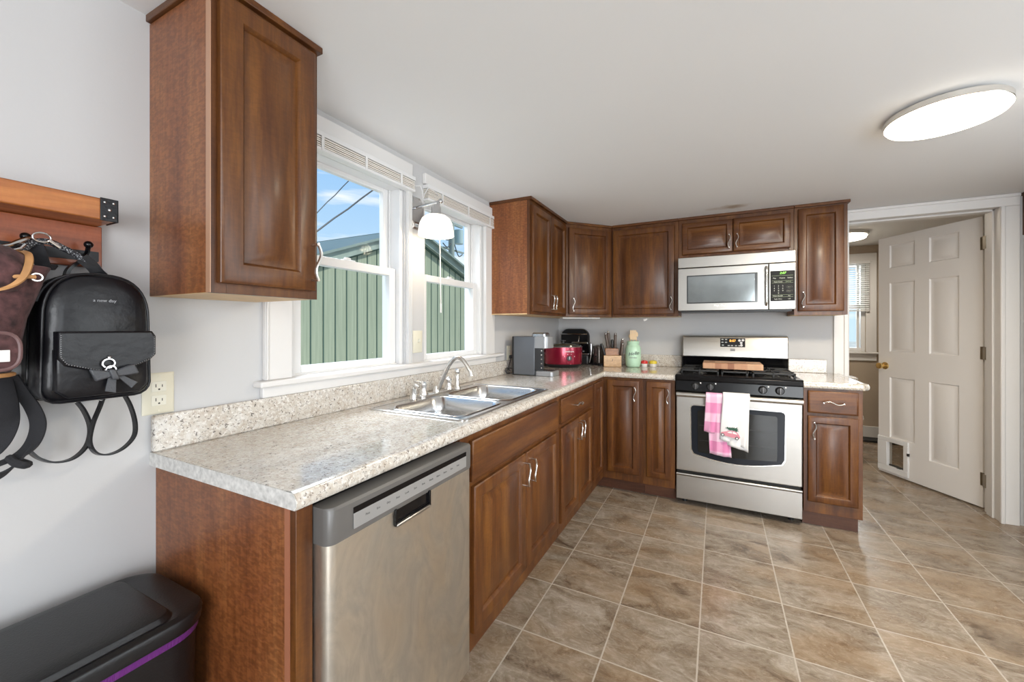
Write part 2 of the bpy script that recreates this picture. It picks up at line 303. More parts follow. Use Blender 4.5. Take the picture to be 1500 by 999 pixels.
# ------------------------------------------------------------------ mesh helpers
def V(*a): return Vector(a[0]) if len(a) == 1 else Vector(a)
class MB:
    def __init__(s): s.b = bmesh.new()
    def f(s, vs):
        try: return s.b.faces.new(vs)
        except ValueError: return None
    def box(s, x0, x1, y0, y1, z0, z1):
        v = [s.b.verts.new((x, y, z)) for x in (x0, x1) for y in (y0, y1) for z in (z0, z1)]
        for q in ((0, 1, 3, 2), (4, 6, 7, 5), (0, 4, 5, 1), (2, 3, 7, 6), (0, 2, 6, 4), (1, 5, 7, 3)): s.f([v[i] for i in q])
        return s
    def obox(s, o, u, v, w):
        o, u, v, w = V(o), V(u), V(v), V(w)
        p = [s.b.verts.new(o+u*a+v*b+w*c) for a in (0, 1) for b in (0, 1) for c in (0, 1)]
        for q in ((0, 1, 3, 2), (4, 6, 7, 5), (0, 4, 5, 1), (2, 3, 7, 6), (0, 2, 6, 4), (1, 5, 7, 3)): s.f([p[i] for i in q])
        return s
    def loft(s, rings, cap=True, closed=True, loop=False):
        L = [[s.b.verts.new(p) for p in r] for r in rings]
        n = len(L[0]); pairs = list(zip(L[:-1], L[1:])) + ([(L[-1], L[0])] if loop else [])
        for a, b in pairs:
            for i in range(n if closed else n-1):
                j = (i+1) % n; s.f([a[i], a[j], b[j], b[i]])
        if cap and not loop: s.f(list(reversed(L[0]))); s.f(L[-1])
        return s
    def prism(s, pts, w):
        w = V(w); return s.loft([[V(p) for p in pts], [V(p)+w for p in pts]])
    def tube(s, pts, r=0.004, n=8, cap=True, loop=False, flat=None):
        pts = [V(p) for p in pts]; rings = []; m = len(pts); up = None
        for i, p in enumerate(pts):
            a = pts[(i-1) % m] if (loop or i > 0) else p; c = pts[(i+1) % m] if (loop or i < m-1) else p
            d = (c-a).normalized() if (c-a).length > 1e-9 else Vector((0, 0, 1))
            if up is None: up = Vector((0, 0, 1)) if abs(d.z) < 0.9 else Vector((1, 0, 0))
            s1 = d.cross(up).normalized(); s2 = s1.cross(d).normalized(); up = s2
            rr = r[i] if isinstance(r, (list, tuple)) else r
            rings.append([p + s1*math.cos(2*math.pi*k/n)*rr + s2*math.sin(2*math.pi*k/n)*rr*(flat or 1) for k in range(n)])
        return s.loft(rings, cap, True, loop)
    def ribbon(s, pts, wv, w, t=0.003):
        pts = [V(p) for p in pts]; rings = []; wv = V(wv).normalized()
        for i, p in enumerate(pts):
            d = (pts[min(i+1, len(pts)-1)]-pts[max(i-1, 0)]).normalized()
            nn = d.cross(wv).normalized(); ww = wv
            rings.append([p+ww*w/2+nn*t/2, p-ww*w/2+nn*t/2, p-ww*w/2-nn*t/2, p+ww*w/2-nn*t/2])
        return s.loft(rings)
    def cyl(s, p0, p1, r0, r1=None, n=20):
        r1 = r0 if r1 is None else r1; p0, p1 = V(p0), V(p1); d = (p1-p0).normalized()
        up = Vector((0, 0, 1)) if abs(d.z) < 0.9 else Vector((1, 0, 0)); a = d.cross(up).normalized(); b = a.cross(d)
        return s.loft([[p+(a*math.cos(2*math.pi*k/n)+b*math.sin(2*math.pi*k/n))*r for k in range(n)] for p, r in ((p0, r0), (p1, r1))])
    def lathe(s, c, prof, n=28, ax=(0, 0, 1), sx=1.0, sy=1.0, rot=0.0):
        c = V(c); ax = V(ax).normalized()
        up = Vector((0, 1, 0)) if abs(ax.z) > 0.9 else Vector((0, 0, 1)); a = up.cross(ax).normalized(); b = ax.cross(a)
        R = []
        for r, z in prof:
            ring = []
            for k in range(n):
                t = 2*math.pi*k/n; x, y = math.cos(t)*r*sx, math.sin(t)*r*sy
                x, y = x*math.cos(rot)-y*math.sin(rot), x*math.sin(rot)+y*math.cos(rot)
                ring.append(c+a*x+b*y+ax*z)
            R.append(ring)
        return s.loft(R)
    def ball(s, c, r, sx=1, sy=1, sz=1, n=16):
        m = Matrix.Translation(V(c)) @ Matrix.Diagonal((sx, sy, sz, 1)); bmesh.ops.create_uvsphere(s.b, u_segments=n, v_segments=n//2+2, radius=r, matrix=m); return s

def wloc(o):
    l = Vector((0, 0, 0))
    while o is not None: l = l+o.location; o = o.parent
    return l
def obj(name, mb, m, parent=None, bevel=0.0, seg=2, ang=38, sub=0, loc=None, kind=None, label=None):
    bmesh.ops.recalc_face_normals(mb.b, faces=mb.b.faces)
    me = bpy.data.meshes.new(name); mb.b.to_mesh(me); mb.b.free()
    off = wloc(parent) if parent else (V(loc) if loc else Vector((0, 0, 0)))
    if off.length > 0: me.transform(Matrix.Translation(-off))
    me.materials.append(m)
    for p in me.polygons: p.use_smooth = True
    try: me.set_sharp_from_angle(angle=math.radians(ang))
    except Exception: pass
    o = bpy.data.objects.new(name, me); S.collection.objects.link(o)
    if parent: o.parent = parent
    elif loc: o.location = off
    if bevel > 0:
        b = o.modifiers.new('bevel', 'BEVEL'); b.width = bevel; b.segments = seg; b.limit_method = 'ANGLE'; b.angle_limit = math.radians(40)
        b.harden_normals = False
    if sub: q = o.modifiers.new('sub', 'SUBSURF'); q.levels = sub; q.render_levels = sub
    if kind: o['kind'] = kind
    if label: o['label'] = label
    return o
def tag(o, label, cat, group=None):
    o['label'] = label; o['category'] = cat
    if group: o['group'] = group
    return o
def thing(name, label, cat, loc, group=None):
    o = bpy.data.objects.new(name, None); S.collection.objects.link(o); o.location = loc; o.empty_display_size = 0.05
    return tag(o, label, cat, group)
def struct(name, mb, m, **k): return obj(name, mb, m, kind='structure', **k)
def text(name, body, size, o, u, v, m, parent, depth=0.0006, bold=False, align='CENTER', shear=0.0):
    c = bpy.data.curves.new('t', 'FONT'); c.body = body; c.size = size; c.extrude = depth; c.align_x = align; c.align_y = 'CENTER'; c.shear = shear
    if bold: c.offset = size*0.02
    t = bpy.data.objects.new('t', c); S.collection.objects.link(t); bpy.context.view_layer.update()
    me = bpy.data.meshes.new_from_object(t.evaluated_get(bpy.context.evaluated_depsgraph_get()))
    bpy.data.objects.remove(t); u, v = V(u).normalized(), V(v).normalized(); n = u.cross(v)
    M = Matrix(((u.x, v.x, n.x, o[0]), (u.y, v.y, n.y, o[1]), (u.z, v.z, n.z, o[2]), (0, 0, 0, 1)))
    me.transform(M); me.transform(Matrix.Translation(-wloc(parent))); me.name = name
    me.materials.clear(); me.materials.append(m)
    r = bpy.data.objects.new(name, me); S.collection.objects.link(r); r.parent = parent
    return r
def panel(mb, o, u, n, w, h, t=0.019, fr=0.050, raised=True):
    o, u, n = V(o), V(u).normalized(), V(n).normalized(); z = Vector((0, 0, 1))
    rings = [(0, 0), (0, t-0.005), (0.003, t-0.002), (0.008, t)]
    if raised: rings += [(fr-0.006, t), (fr-0.002, t-0.004), (fr+0.002, t-0.013), (fr+0.006, t-0.013), (fr+0.034, t-0.003), (fr+0.037, t-0.001)]
    else: rings += [(0.012, t)]
    lo = []
    for i, d in rings:
        i = min(i, w/2-0.004, h/2-0.004)
        lo.append([o+u*a+z*b+n*d for a, b in ((i, i), (w-i, i), (w-i, h-i), (i, h-i))])
    return mb.loft(lo)
def pull(parent, c, n, along=(0, 0, 1), L=0.10, m=None, name='handle'):
    c, n, a = V(c), V(n).normalized(), V(along).normalized(); s = n.cross(a)
    mb = MB(); pts = []
    N = 14
    for i in range(N+1):
        t = i/N; x = (t-0.5)*L
        pts.append(c+a*x+n*(0.028+0.003*math.sin(math.pi*t))+s*0.0085*math.sin(2*math.pi*t))
    mb.tube(pts, 0.0048, 8, flat=0.8)
    for e in (pts[0], pts[-1]):
        mb.cyl(e+n*0.003, e-n*0.028, 0.0042, 0.0042, 8)
    return obj(name, mb, m or NICK, parent)

# ------------------------------------------------------------------ room shell
H = 2.13; D = 3.12; BY = -3.0; RX = 4.0; FY = 5.25
struct('floor', MB().box(-0.15, RX, BY, FY+0.1, -0.12, 0.0), FLOORM)
struct('ceiling', MB().box(-0.15, RX+0.1, BY-0.1, D+0.15, H, H+0.1), CEIL)
wl = MB(); W1 = (0.40, 0.985); W2 = (1.13, 1.72); WZ = (1.068, 1.99)
wl.box(-0.15, 0, BY, D+0.15, -0.1, WZ[0]); wl.box(-0.15, 0, BY, D+0.15, WZ[1], H)
wl.box(-0.15, 0, BY, W1[0], WZ[0], WZ[1]); wl.box(-0.15, 0, W1[1], W2[0], WZ[0], WZ[1]); wl.box(-0.15, 0, W2[1], D+0.15, WZ[0], WZ[1])
struct('wall_left', wl, WALL)
DX0, DX1, DZ = 2.287, 3.075, 2.055
wb = MB(); wb.box(0, DX0-0.02, D, D+0.15, 0, H); wb.box(DX1+0.02, RX, D, D+0.15, 0, H); wb.box(DX0-0.02, DX1+0.02, D, D+0.15, DZ+0.02, H)
struct('wall_back', wb, WALL)
wr = MB(); wr.box(RX, RX+0.1, BY, -2.1, 0, H); wr.box(RX, RX+0.1, -0.5, 0.15, 0, H); wr.box(RX, RX+0.1, 1.75, D+0.15, 0, H); wr.box(RX, RX+0.1, 0.15, 1.75, 0, 0.85); wr.box(RX, RX+0.1, 0.15, 1.75, 1.95, H); wr.box(RX, RX+0.1, -2.1, -0.5, 0, 0.85); wr.box(RX, RX+0.1, -2.1, -0.5, 1.95, H)
struct('wall_right', wr, WALL)
wf = MB(); wf.box(-0.15, 2.0, BY-0.1, BY, 0, H); wf.box(3.8, RX+0.1, BY-0.1, BY, 0, H); wf.box(2.0, 3.8, BY-0.1, BY, 2.03, H)
struct('wall_front', wf, WALL)
# hall beyond the doorway
HZ = 2.21
hw = MB(); HW = (2.35, 2.955); HWZ = (0.985, 2.03)
hw.box(1.7, HW[0], FY, FY+0.12, 0, HZ); hw.box(HW[1], RX, FY, FY+0.12, 0, HZ); hw.box(HW[0], HW[1], FY, FY+0.12, 0, HWZ[0]); hw.box(HW[0], HW[1], FY, FY+0.12, HWZ[1], HZ)
struct('wall_far', hw, BEIGE)
struct('wall_hall_left', MB().box(1.6, 1.7, D+0.15, FY+0.12, 0, HZ), BEIGE)
struct('wall_hall_right', MB().box(RX, RX+0.1, D+0.15, FY+0.12, 0, HZ), BEIGE)
struct('wall_hall_back', MB().box(DX1+0.02, RX, D+0.151, D+0.165, 0, HZ).box(1.7, DX0-0.02, D+0.151, D+0.165, 0, HZ), BEIGE)
struct('ceiling_hall', MB().box(1.6, RX+0.1, D+0.151, FY+0.12, HZ, HZ+0.1), mat('hall_ceiling', (0.68, 0.67, 0.65), 0.8))
struct('baseboard_far', MB().box(1.7, RX, FY-0.016, FY, 0, 0.135), MWHITE, bevel=0.004)
struct('baseboard_left', MB().box(0, 0.014, BY, -0.03, 0, 0.09), MWHITE, bevel=0.004)

# door casings (trim): left, head, right + jambs
t1 = MB(); t1.box(2.196, DX0, D-0.018, D, 0.0, 2.05); t1.box(2.196+0.06, DX0-0.006, D-0.026, D-0.018, 0.0, 2.05)
struct('trim_1', t1, MWHITE, bevel=0.003)
t2 = MB(); t2.box(2.196, 3.156, D-0.020, D, DZ-0.004, 2.128); t2.box(2.196, 3.156, D-0.030, D-0.018, 2.108, 2.128)
struct('trim_2', t2, MWHITE, bevel=0.003)
t3 = MB(); t3.box(DX1-0.008, 3.156, D-0.018, D, 0.0, DZ-0.004); t3.box(DX1-0.008, DX1+0.012, D-0.026, D-0.018, 0.0, DZ-0.004)
struct('trim_3', t3, MWHITE, bevel=0.003)
t4 = MB(); t4.box(DX0-0.02, DX0, D, D+0.17, 0, DZ); t4.box(DX1, DX1+0.02, D, D+0.17, 0, DZ); t4.box(DX0-0.02, DX1+0.02, D, D+0.17, DZ, DZ+0.02)
t4.box(DX1-0.012, DX1, D+0.06, D+0.125, 0, DZ); t4.box(DX0, DX1, D+0.06, D+0.125, DZ-0.012, DZ)
struct('trim_4', t4, MWHITE, bevel=0.002)

# windows -----------------------------------------------------------
def window(n, y0, y1):
    z0, z1 = 1.087, 1.99
    root = bpy.data.objects.new('window_%d' % n, None); S.collection.objects.link(root); root.location = (-0.06, (y0+y1)/2, z0); root['kind'] = 'structure'
    fr = MB()
    for a, b in ((y0, y0+0.022), (y1-0.022, y1)):
        fr.box(-0.13, -0.012, a, b, z0, z1)
    fr.box(-0.13, -0.012, y0+0.022, y1-0.022, z1-0.03, z1); fr.box(-0.13, -0.030, y0+0.022, y1-0.022, z0-0.019, z0+0.006)
    fr.box(-0.075, -0.069, y0+0.022, y0+0.034, z0, z1-0.03); fr.box(-0.075, -0.069, y1-0.034, y1-0.022, z0, z1-0.03)
    obj('window_frame', fr, VINYL, root, bevel=0.002)
    def sash(name, xa, xb, za, zb, top, bot, st=0.040):
        a, b = y0+0.024, y1-0.024
        m = MB(); m.box(xa, xb, a, a+st, za, zb); m.box(xa, xb, b-st, b, za, zb)
        m.box(xa, xb, a+st, b-st, za, za+bot); m.box(xa, xb, a+st, b-st, zb-top, zb)
        s = obj(name, m, VINYL, root, bevel=0.003)
        obj('glass_pane', MB().box((xa+xb)/2-0.002, (xa+xb)/2+0.002, a+st-0.004, b-st+0.004, za+bot-0.004, zb-top+0.004), PANE, s)
        return s
    sash('upper_sash', -0.106, -0.078, 1.53, z1-0.028, 0.022, 0.035)
    lo = sash('lower_sash', -0.068, -0.036, z0+0.004, 1.562, 0.037, 0.030)
    lk = MB(); yc = (y0+y1)/2
    lk.box(-0.066, -0.040, yc-0.03, yc+0.03, 1.562, 1.568); lk.box(-0.060, -0.046, yc-0.018, yc+0.012, 1.568, 1.577)
    obj('sash_lock', lk, VINYL, lo, bevel=0.003)
    return root
window(1, *W1); window(2, *W2)
# stool, apron, casings
struct('trim_5', MB().box(-0.036, 0.045, 0.269, 1.935, 1.066, 1.087), MWHITE, bevel=0.006, seg=3)
struct('trim_6', MB().box(0, 0.018, 0.290, 1.86, 1.0275, 1.066), MWHITE, bevel=0.003)
struct('trim_7', MB().box(0, 0.018, 0.298, 0.394, 1.087, 2.03).box(0.0185, 0.024, 0.300, 0.308, 1.088, 2.03), MWHITE, bevel=0.003)
mm = MB(); mm.box(0, 0.016, 0.992, 1.022, 1.087, 2.03)
for k in range(3): mm.box(0.016, 0.021, 0.994+k*0.009, 1.0+k*0.009, 1.087, 2.03)
struct('trim_8', mm, MWHITE, bevel=0.0015)
struct('trim_9', MB().box(0, 0.018, 1.722, 1.845, 1.087, 2.03).box(0.018, 0.023, 1.722, 1.732, 1.087, 2.03), MWHITE, bevel=0.003)
struct('trim_10', MB().box(0, 0.022, 0.298, 1.022, 2.034, 2.098), MWHITE, bevel=0.004)
struct('trim_11', MB().box(0, 0.022, 1.115, 1.86, 2.034, 2.090), MWHITE, bevel=0.004)

def blind(label, x0, x1, y0, y1, z0, z1, wand=None, axis='y', nslat=11, drop=False):
    root = thing('window_blind', label, 'blind', ((x0+x1)/2, y0, z1), None)
    obj('headrail', MB().box(x0, x1, y0, y1, z1-0.020, z1), VINYL, root, bevel=0.002)
    sl = MB(); n = nslat; za = z0+0.014; zb = z1-0.022
    for i in range(n):
        z = za+(zb-za)*(i+0.5)/n; j = random.uniform(-0.0015, 0.0015)
        sl.box(x0+0.003+j, x1-0.002+j, y0+0.004, y1-0.004, z-0.0022, z+0.0022)
    obj('slats', sl, SHADEB if not drop else VINYL, root)
    obj('bottom_rail', MB().box(x0+0.001, x1, y0+0.002, y1-0.002, z0, z0+0.013), VINYL, root, bevel=0.002)
    for f in (0.16, 0.5, 0.84):
        y = y0+(y1-y0)*f
        obj('ladder_tape', MB().box(x1-0.001, x1+0.0025, y-0.006, y+0.006, z0, z1-0.018), VINYL, root, bevel=0.0005)
    if wand:
        y, zt, zb2 = wand
        pts = [V(x1-0.005, y, zt), V(x1+0.012, y+0.002, zt-0.02), V(x1+0.012, y+0.006, zt-0.2), V(x1+0.014, y+0.012, zb2)]
        obj('wand', MB().tube(pts, 0.003, 8).cyl(pts[-1], pts[-1]-V(0, 0, 0.05), 0.0045), VINYL, root)
    return root
blind('stack of raised cream blinds above the near window beside the near wall cabinet', -0.002, 0.038, 0.402, 1.024, 1.955, 2.032, nslat=5)
blind('stack of raised cream blinds above the window behind the wall lamp, with hanging wand', -0.002, 0.038, 1.120, 1.868, 1.945, 2.030, wand=(1.195, 1.95, 1.40), nslat=6)
# cord loop between blinds
cp = [V(0.03, 1.03, 1.99), V(0.045, 1.05, 1.995), V(0.05, 1.06, 1.97), V(0.05, 1.065, 1.93), V(0.052, 1.075, 1.96), V(0.055, 1.10, 2.0), V(0.05, 1.15, 2.0), V(0.045, 1.20, 1.985)]
tag(obj('blind_cord', MB().tube(cp, 0.0022, 6), VINYL, loc=(0.03, 1.03, 1.99)), 'thin white blind cord looped between the two window blinds above the wall lamp', 'cord')

# hall window
root = bpy.data.objects.new('window_3', None); S.collection.objects.link(root); root.location = (2.65, FY, 1.0); root['kind'] = 'structure'
m = MB(); a, b = HW; m.box(a, a+0.04, FY+0.02, FY+0.1, *HWZ); m.box(b-0.04, b, FY+0.02, FY+0.1, *HWZ); m.box(a+0.04, b-0.04, FY+0.02, FY+0.1, HWZ[0], HWZ[0]+0.045); m.box(a+0.04, b-0.04, FY+0.02, FY+0.1, HWZ[1]-0.04, HWZ[1]); m.box(a+0.03, b-0.03, FY+0.03, FY+0.07, 1.49, 1.53)
m.box(b-0.075, b-0.05, FY+0.03, FY+0.06, HWZ[0], HWZ[1])
obj('window_frame', m, VINYL, root, bevel=0.003); obj('glass_pane', MB().box(a+0.03, b-0.03, FY+0.055, FY+0.06, HWZ[0]+0.03, HWZ[1]-0.03), PANE, root)
m = MB(); m.box(b, b+0.095, FY-0.018, FY, 0.985, 2.03); m.box(a-0.09, a, FY-0.018, FY, 0.985, 2.03); m.box(a-0.09, b+0.095, FY-0.018, FY, 2.03, 2.12); m.box(a-0.11, b+0.11, FY-0.05, FY, 0.965, 0.985); m.box(a-0.09, b+0.095, FY-0.016, FY, 0.885, 0.965)
struct('trim_12', m, MWHITE, bevel=0.003)
r3 = thing('window_blind', 'white slatted blind lowered halfway over the window beyond the doorway', 'blind', (2.65, FY-0.03, 2.03))
obj('headrail', MB().box(a+0.01, b+0.03, FY-0.045, FY-0.019, 2.0, 2.03), VINYL, r3, bevel=0.002)
m = MB()
for i in range(22):
    z = 1.475+i*0.0242; m.obox((a+0.012, FY-0.041, z), (b-a+0.012, 0, 0), (0, 0.020, 0.012), (0, 0.0006, -0.0012))
obj('slats', m, mat('blind_white', (0.85, 0.86, 0.86), 0.5), r3); obj('bottom_rail', MB().box(a+0.012, b+0.022, FY-0.042, FY-0.020, 1.452, 1.466), VINYL, r3, bevel=0.002)

# ------------------------------------------------------------------ open door (six panel) with pet flap
droot = bpy.data.objects.new('door_1', None); S.collection.objects.link(droot); droot.location = (3.082, 3.318, 0); droot['kind'] = 'structure'
hu = V(2.703-3.093, 3.953-3.31, 0).normalized(); hn = V(-hu.y, hu.x, 0)   # hn faces the kitchen side
if hn.y > 0: hn = -hn
HP = V(3.093, 3.31, 0)
def dp(a, z, d=0.0): return HP+hu*a+V(0, 0, z)+hn*d
DWD, DHT = 0.758, 2.045; TD = 0.034
def doorface(mb):
    # front and back skin made of rails, stiles and sunk raised panels
    flats = [(0.02, 0.160, 0.012, DHT), (0.356, 0.462, 0.012, DHT), (0.662, DWD, 0.325, DHT)]
    flats += [(0.160, 0.356, a, b) for a, b in ((0.012, 0.223), (0.842, 1.060), (1.650, 1.777), (1.973, DHT))]
    flats += [(0.462, 0.662, a, b) for a, b in ((0.842, 1.060), (1.650, 1.777), (1.973, DHT))]
    flats += [(0.462, 0.535, 0.012, 0.325), (0.680, DWD, 0.012, 0.325), (0.535, 0.680, 0.012, 0.077), (0.535, 0.680, 0.290, 0.325)]
    pans = [(u0, u1, z0, z1) for u0, u1 in ((0.160, 0.356), (0.462, 0.662)) for z0, z1 in ((0.223 if u0 < 0.3 else 0.325, 0.842), (1.060, 1.650), (1.777, 1.973))]
    for sd in (0, 1):
        d0 = 0.0 if sd == 0 else -TD; sg = 1 if sd == 0 else -1
        for ua, ub, za, zb in flats:
            zz = [z for z in (0.012, 0.077, 0.223, 0.290, 0.325, 0.842, 1.060, 1.650, 1.777, 1.973, DHT) if za <= z <= zb]
            uu = [u for u in (0.02, 0.160, 0.356, 0.462, 0.535, 0.662, 0.680, DWD) if ua <= u <= ub]
            for z_0, z_1 in zip(zz[:-1], zz[1:]):
                for u_0, u_1 in zip(uu[:-1], uu[1:]): mb.f([mb.b.verts.new(dp(x, z, d0)) for x, z in ((u_0, z_0), (u_1, z_0), (u_1, z_1), (u_0, z_1))])
        for ua, ub, za, zb in pans:
            L = [(0, 0), (0.007, -0.008), (0.013, -0.009), (0.036, -0.003), (0.038, -0.002)]
            rr = [[mb.b.verts.new(dp(x, z, d0+sg*dd)) for x, z in ((ua+q, za+q), (ub-q, za+q), (ub-q, zb-q), (ua+q, zb-q))] for q, dd in L]
            for A, B in zip(rr[:-1], rr[1:]):
                for k in range(4): mb.f([A[k], A[(k+1) % 4], B[(k+1) % 4], B[k]])
            mb.f(rr[-1])
    for (p, q) in (((0.02, 0.012), (0.02, DHT)), ((0.02, DHT), (DWD, DHT)), ((DWD, DHT), (DWD, 0.012)), ((DWD, 0.012), (0.02, 0.012))):
        mb.f([mb.b.verts.new(dp(*p, 0)), mb.b.verts.new(dp(*q, 0)), mb.b.verts.new(dp(*q, -TD)), mb.b.verts.new(dp(*p, -TD))])
    return mb
mb = doorface(MB()); bmesh.ops.remove_doubles(mb.b, verts=mb.b.verts, dist=0.0004)
dl = obj('door_leaf', mb, DOORW, droot)
pf = MB()
for (ua, ub, za, zb) in ((0.505, 0.757, 0.285, 0.322), (0.505, 0.757, 0.028, 0.080), (0.505, 0.542, 0.08, 0.285), (0.677, 0.757, 0.08, 0.285)):
    pf.obox(dp(ua, za, -TD-0.008), hu*(ub-ua), V(0, 0, zb-za), hn*(TD+0.020))
pd = obj('pet_door_frame', pf, VINYL, droot, bevel=0.003)
obj('pet_flap', MB().obox(dp(0.545, 0.092, -0.016), hu*0.128, V(0, 0, 0.19), hn*0.003), FLAPG, pd)
m = MB(); m.obox(dp(0.545, 0.079, -0.02), hu*0.128, V(0, 0, 0.012), hn*0.014); m.obox(dp(0.56, 0.083, 0.008), hu*0.03, V(0, 0, 0.008), hn*0.008)
obj('flap_catch', m, DKPL, pd, bevel=0.001)
m = MB(); m.obox(dp(0.50, 0.21, 0.0), hu*0.012, V(0, 0, 0.022), hn*0.014); obj('side_latch', m, BLKPL, pd)
m = MB(); kp = dp(0.700, 0.936)
m.lathe(kp, [(0.0, 0), (0.031, 0.0), (0.031, 0.004), (0.024, 0.009), (0.012, 0.014), (0.011, 0.032), (0.022, 0.040), (0.027, 0.052), (0.025, 0.064), (0.014, 0.070), (0.0, 0.071)], 24, hn)
obj('door_knob', m, BRASS, droot)
m = MB(); m.lathe(kp-hn*TD, [(0.0, 0), (0.031, 0.0), (0.031, 0.004), (0.024, 0.009), (0.012, 0.014), (0.011, 0.032), (0.022, 0.040), (0.027, 0.052), (0.025, 0.064), (0.014, 0.070), (0.0, 0.071)], 24, -hn)
obj('door_knob', m, BRASS, droot)
for z in (0.21, 1.09, 1.855):
    m = MB(); m.obox(dp(0.0, z-0.045, 0.0005), hu*0.033, V(0, 0, 0.09), hn*0.002)
    m.cyl(dp(0.0, z-0.046, 0.005), dp(0.0, z+0.046, 0.005), 0.0055, n=12)
    for q in (-0.03, 0.0, 0.03): m.cyl(dp(0.018+0.006*(1 if q else -1), z+q, 0.0), dp(0.018+0.006*(1 if q else -1), z+q, 0.0035), 0.003, n=8)
    m.box(DX1-0.002, DX1+0.001, 3.272, 3.306, z-0.045, z+0.045)
    obj('hinge', m, BRONZE, droot)

# ------------------------------------------------------------------ cabinets
X = V(1, 0, 0); Y = V(0, 1, 0); Z = V(0, 0, 1)
def door_part(root, o, u, n, w, h, handle=None, raised=True, name='door', m=None, fr=0.050, hl=0.10, along=(0, 0, 1)):
    d = obj(name, panel(MB(), o, u, n, w, h, raised=raised, fr=fr), m or CAB, root)
    if handle is not None:
        hu_, hz = handle; c = V(o)+V(u).normalized()*hu_+Z*hz+V(n).normalized()*0.0185
        pull(d, c, n, along, hl)
    return d
UB, UT = 1.356, 2.110
def crown(root, mbx): return obj('crown_strip', mbx, CABX, root, bevel=0.002)
# near wall cabinet
r = thing('wall_cabinet', 'large single-door brown wall cabinet nearest the camera, above the near end of the worktop', 'cabinet', (0.15, 0.13, UB), 'upper kitchen cabinets')
obj('side_panel', MB().box(0.001, 0.288, -0.001, 0.003, UB+0.001, UT-0.002), SIDE, r)
obj('body', MB().box(0.001, 0.288, 0.003, 0.280, UB+0.006, UT), SIDE, r)
obj('bottom_panel', MB().box(0.001, 0.286, 0.000, 0.280, UB, UB+0.006), PINE, r)
m = MB(); m.box(0.288, 0.306, 0.0, 0.034, UB, UT); m.box(0.288, 0.306, 0.249, 0.282, UB, UT); m.box(0.288, 0.306, 0.034, 0.249, UB, UB+0.035); m.box(0.288, 0.306, 0.034, 0.249, UT-0.04, UT)
obj('face_frame', m, CAB, r, bevel=0.0008)
obj('frame_edge', MB().box(0.288, 0.3065, -0.0022, -0.0002, UB, UT-0.002), mat('light_edge', (0.42, 0.24, 0.15), 0.4), r)
crown(r, MB().box(0.001, 0.322, -0.010, 0.290, UT, H-0.001))
door_part(r, (0.307, 0.013, 1.381), Y, X, 0.253, 0.715, (0.238, 0.082), hl=0.105, fr=0.055)
# far two-door cabinet on window wall
r = thing('wall_cabinet', 'two-door brown wall cabinet with pale side panel beside the window over the coffee machine', 'cabinet', (0.15, 2.1, UB), 'upper kitchen cabinets')
obj('body', MB().box(0.001, 0.288, 1.803, 2.486, UB+0.006, UT), SIDE, r)
obj('bottom_panel', MB().box(0.001, 0.288, 1.802, 2.486, UB, UB+0.006), PINE, r)
m = MB(); m.box(0.288, 0.306, 1.802, 1.835, UB, UT); m.box(0.288, 0.306, 2.455, 2.487, UB, UT); m.box(0.288, 0.306, 1.835, 2.455, UB, UB+0.03); m.box(0.288, 0.306, 1.835, 2.455, UT-0.04, UT)
obj('face_frame', m, CAB, r, bevel=0.0008)
crown(r, MB().box(0.001, 0.322, 1.796, 2.482, UT, H-0.001))
door_part(r, (0.307, 1.825, 1.376), Y, X, 0.312, 0.705, (0.287, 0.075))
door_part(r, (0.307, 2.142, 1.376), Y, X, 0.312, 0.705, (0.025, 0.075))
# diagonal corner cabinet
r = thing('corner_wall_cabinet', 'diagonal brown corner wall cabinet above the slow cooker', 'cabinet', (0.2, 2.9, UB), 'upper kitchen cabinets')
A = V(0.306, 2.488, 0); B = V(0.605, 2.800, 0); du = (B-A).normalized(); dn = V(du.y, -du.x, 0)
if dn.x < 0: dn = -dn
def poly(z0, z1, pts): return MB().prism([V(x, y, z0) for x, y in pts], V(0, 0, z1-z0))
PC = [(0.001, 2.488), (0.296, 2.488), (0.602, 2.807), (0.602, D-0.001), (0.001, D-0.001)]
obj('body', poly(UB+0.004, UT, PC), SIDE, r)
obj('bottom_panel', poly(UB, UB+0.004, PC), PINE, r)
obj('face_frame', MB().obox(A-dn*0.012+Z*UB, du*(B-A).length, Z*(UT-UB), dn*0.012), CAB, r, bevel=0.0008)
crown(r, poly(UT, H-0.001, [(0.001, 2.484), (0.318, 2.484), (0.610, 2.788), (0.610, D-0.001), (0.001, D-0.001)]))
Ld = (B-A).length
door_part(r, A+du*0.022+dn*0.0006+Z*1.376, du, dn, Ld-0.044, 0.705, (0.026, 0.075))
sg = MB().obox(A+du*0.02-dn*0.10+Z*(UB-0.014), du*0.36, -dn*0.05, Z*0.013)
tag(obj('under_cabinet_light', sg, VINYL, loc=(0.4, 2.7, UB-0.01), bevel=0.002), 'slim white light bar fixed under the diagonal corner wall cabinet', 'lamp')
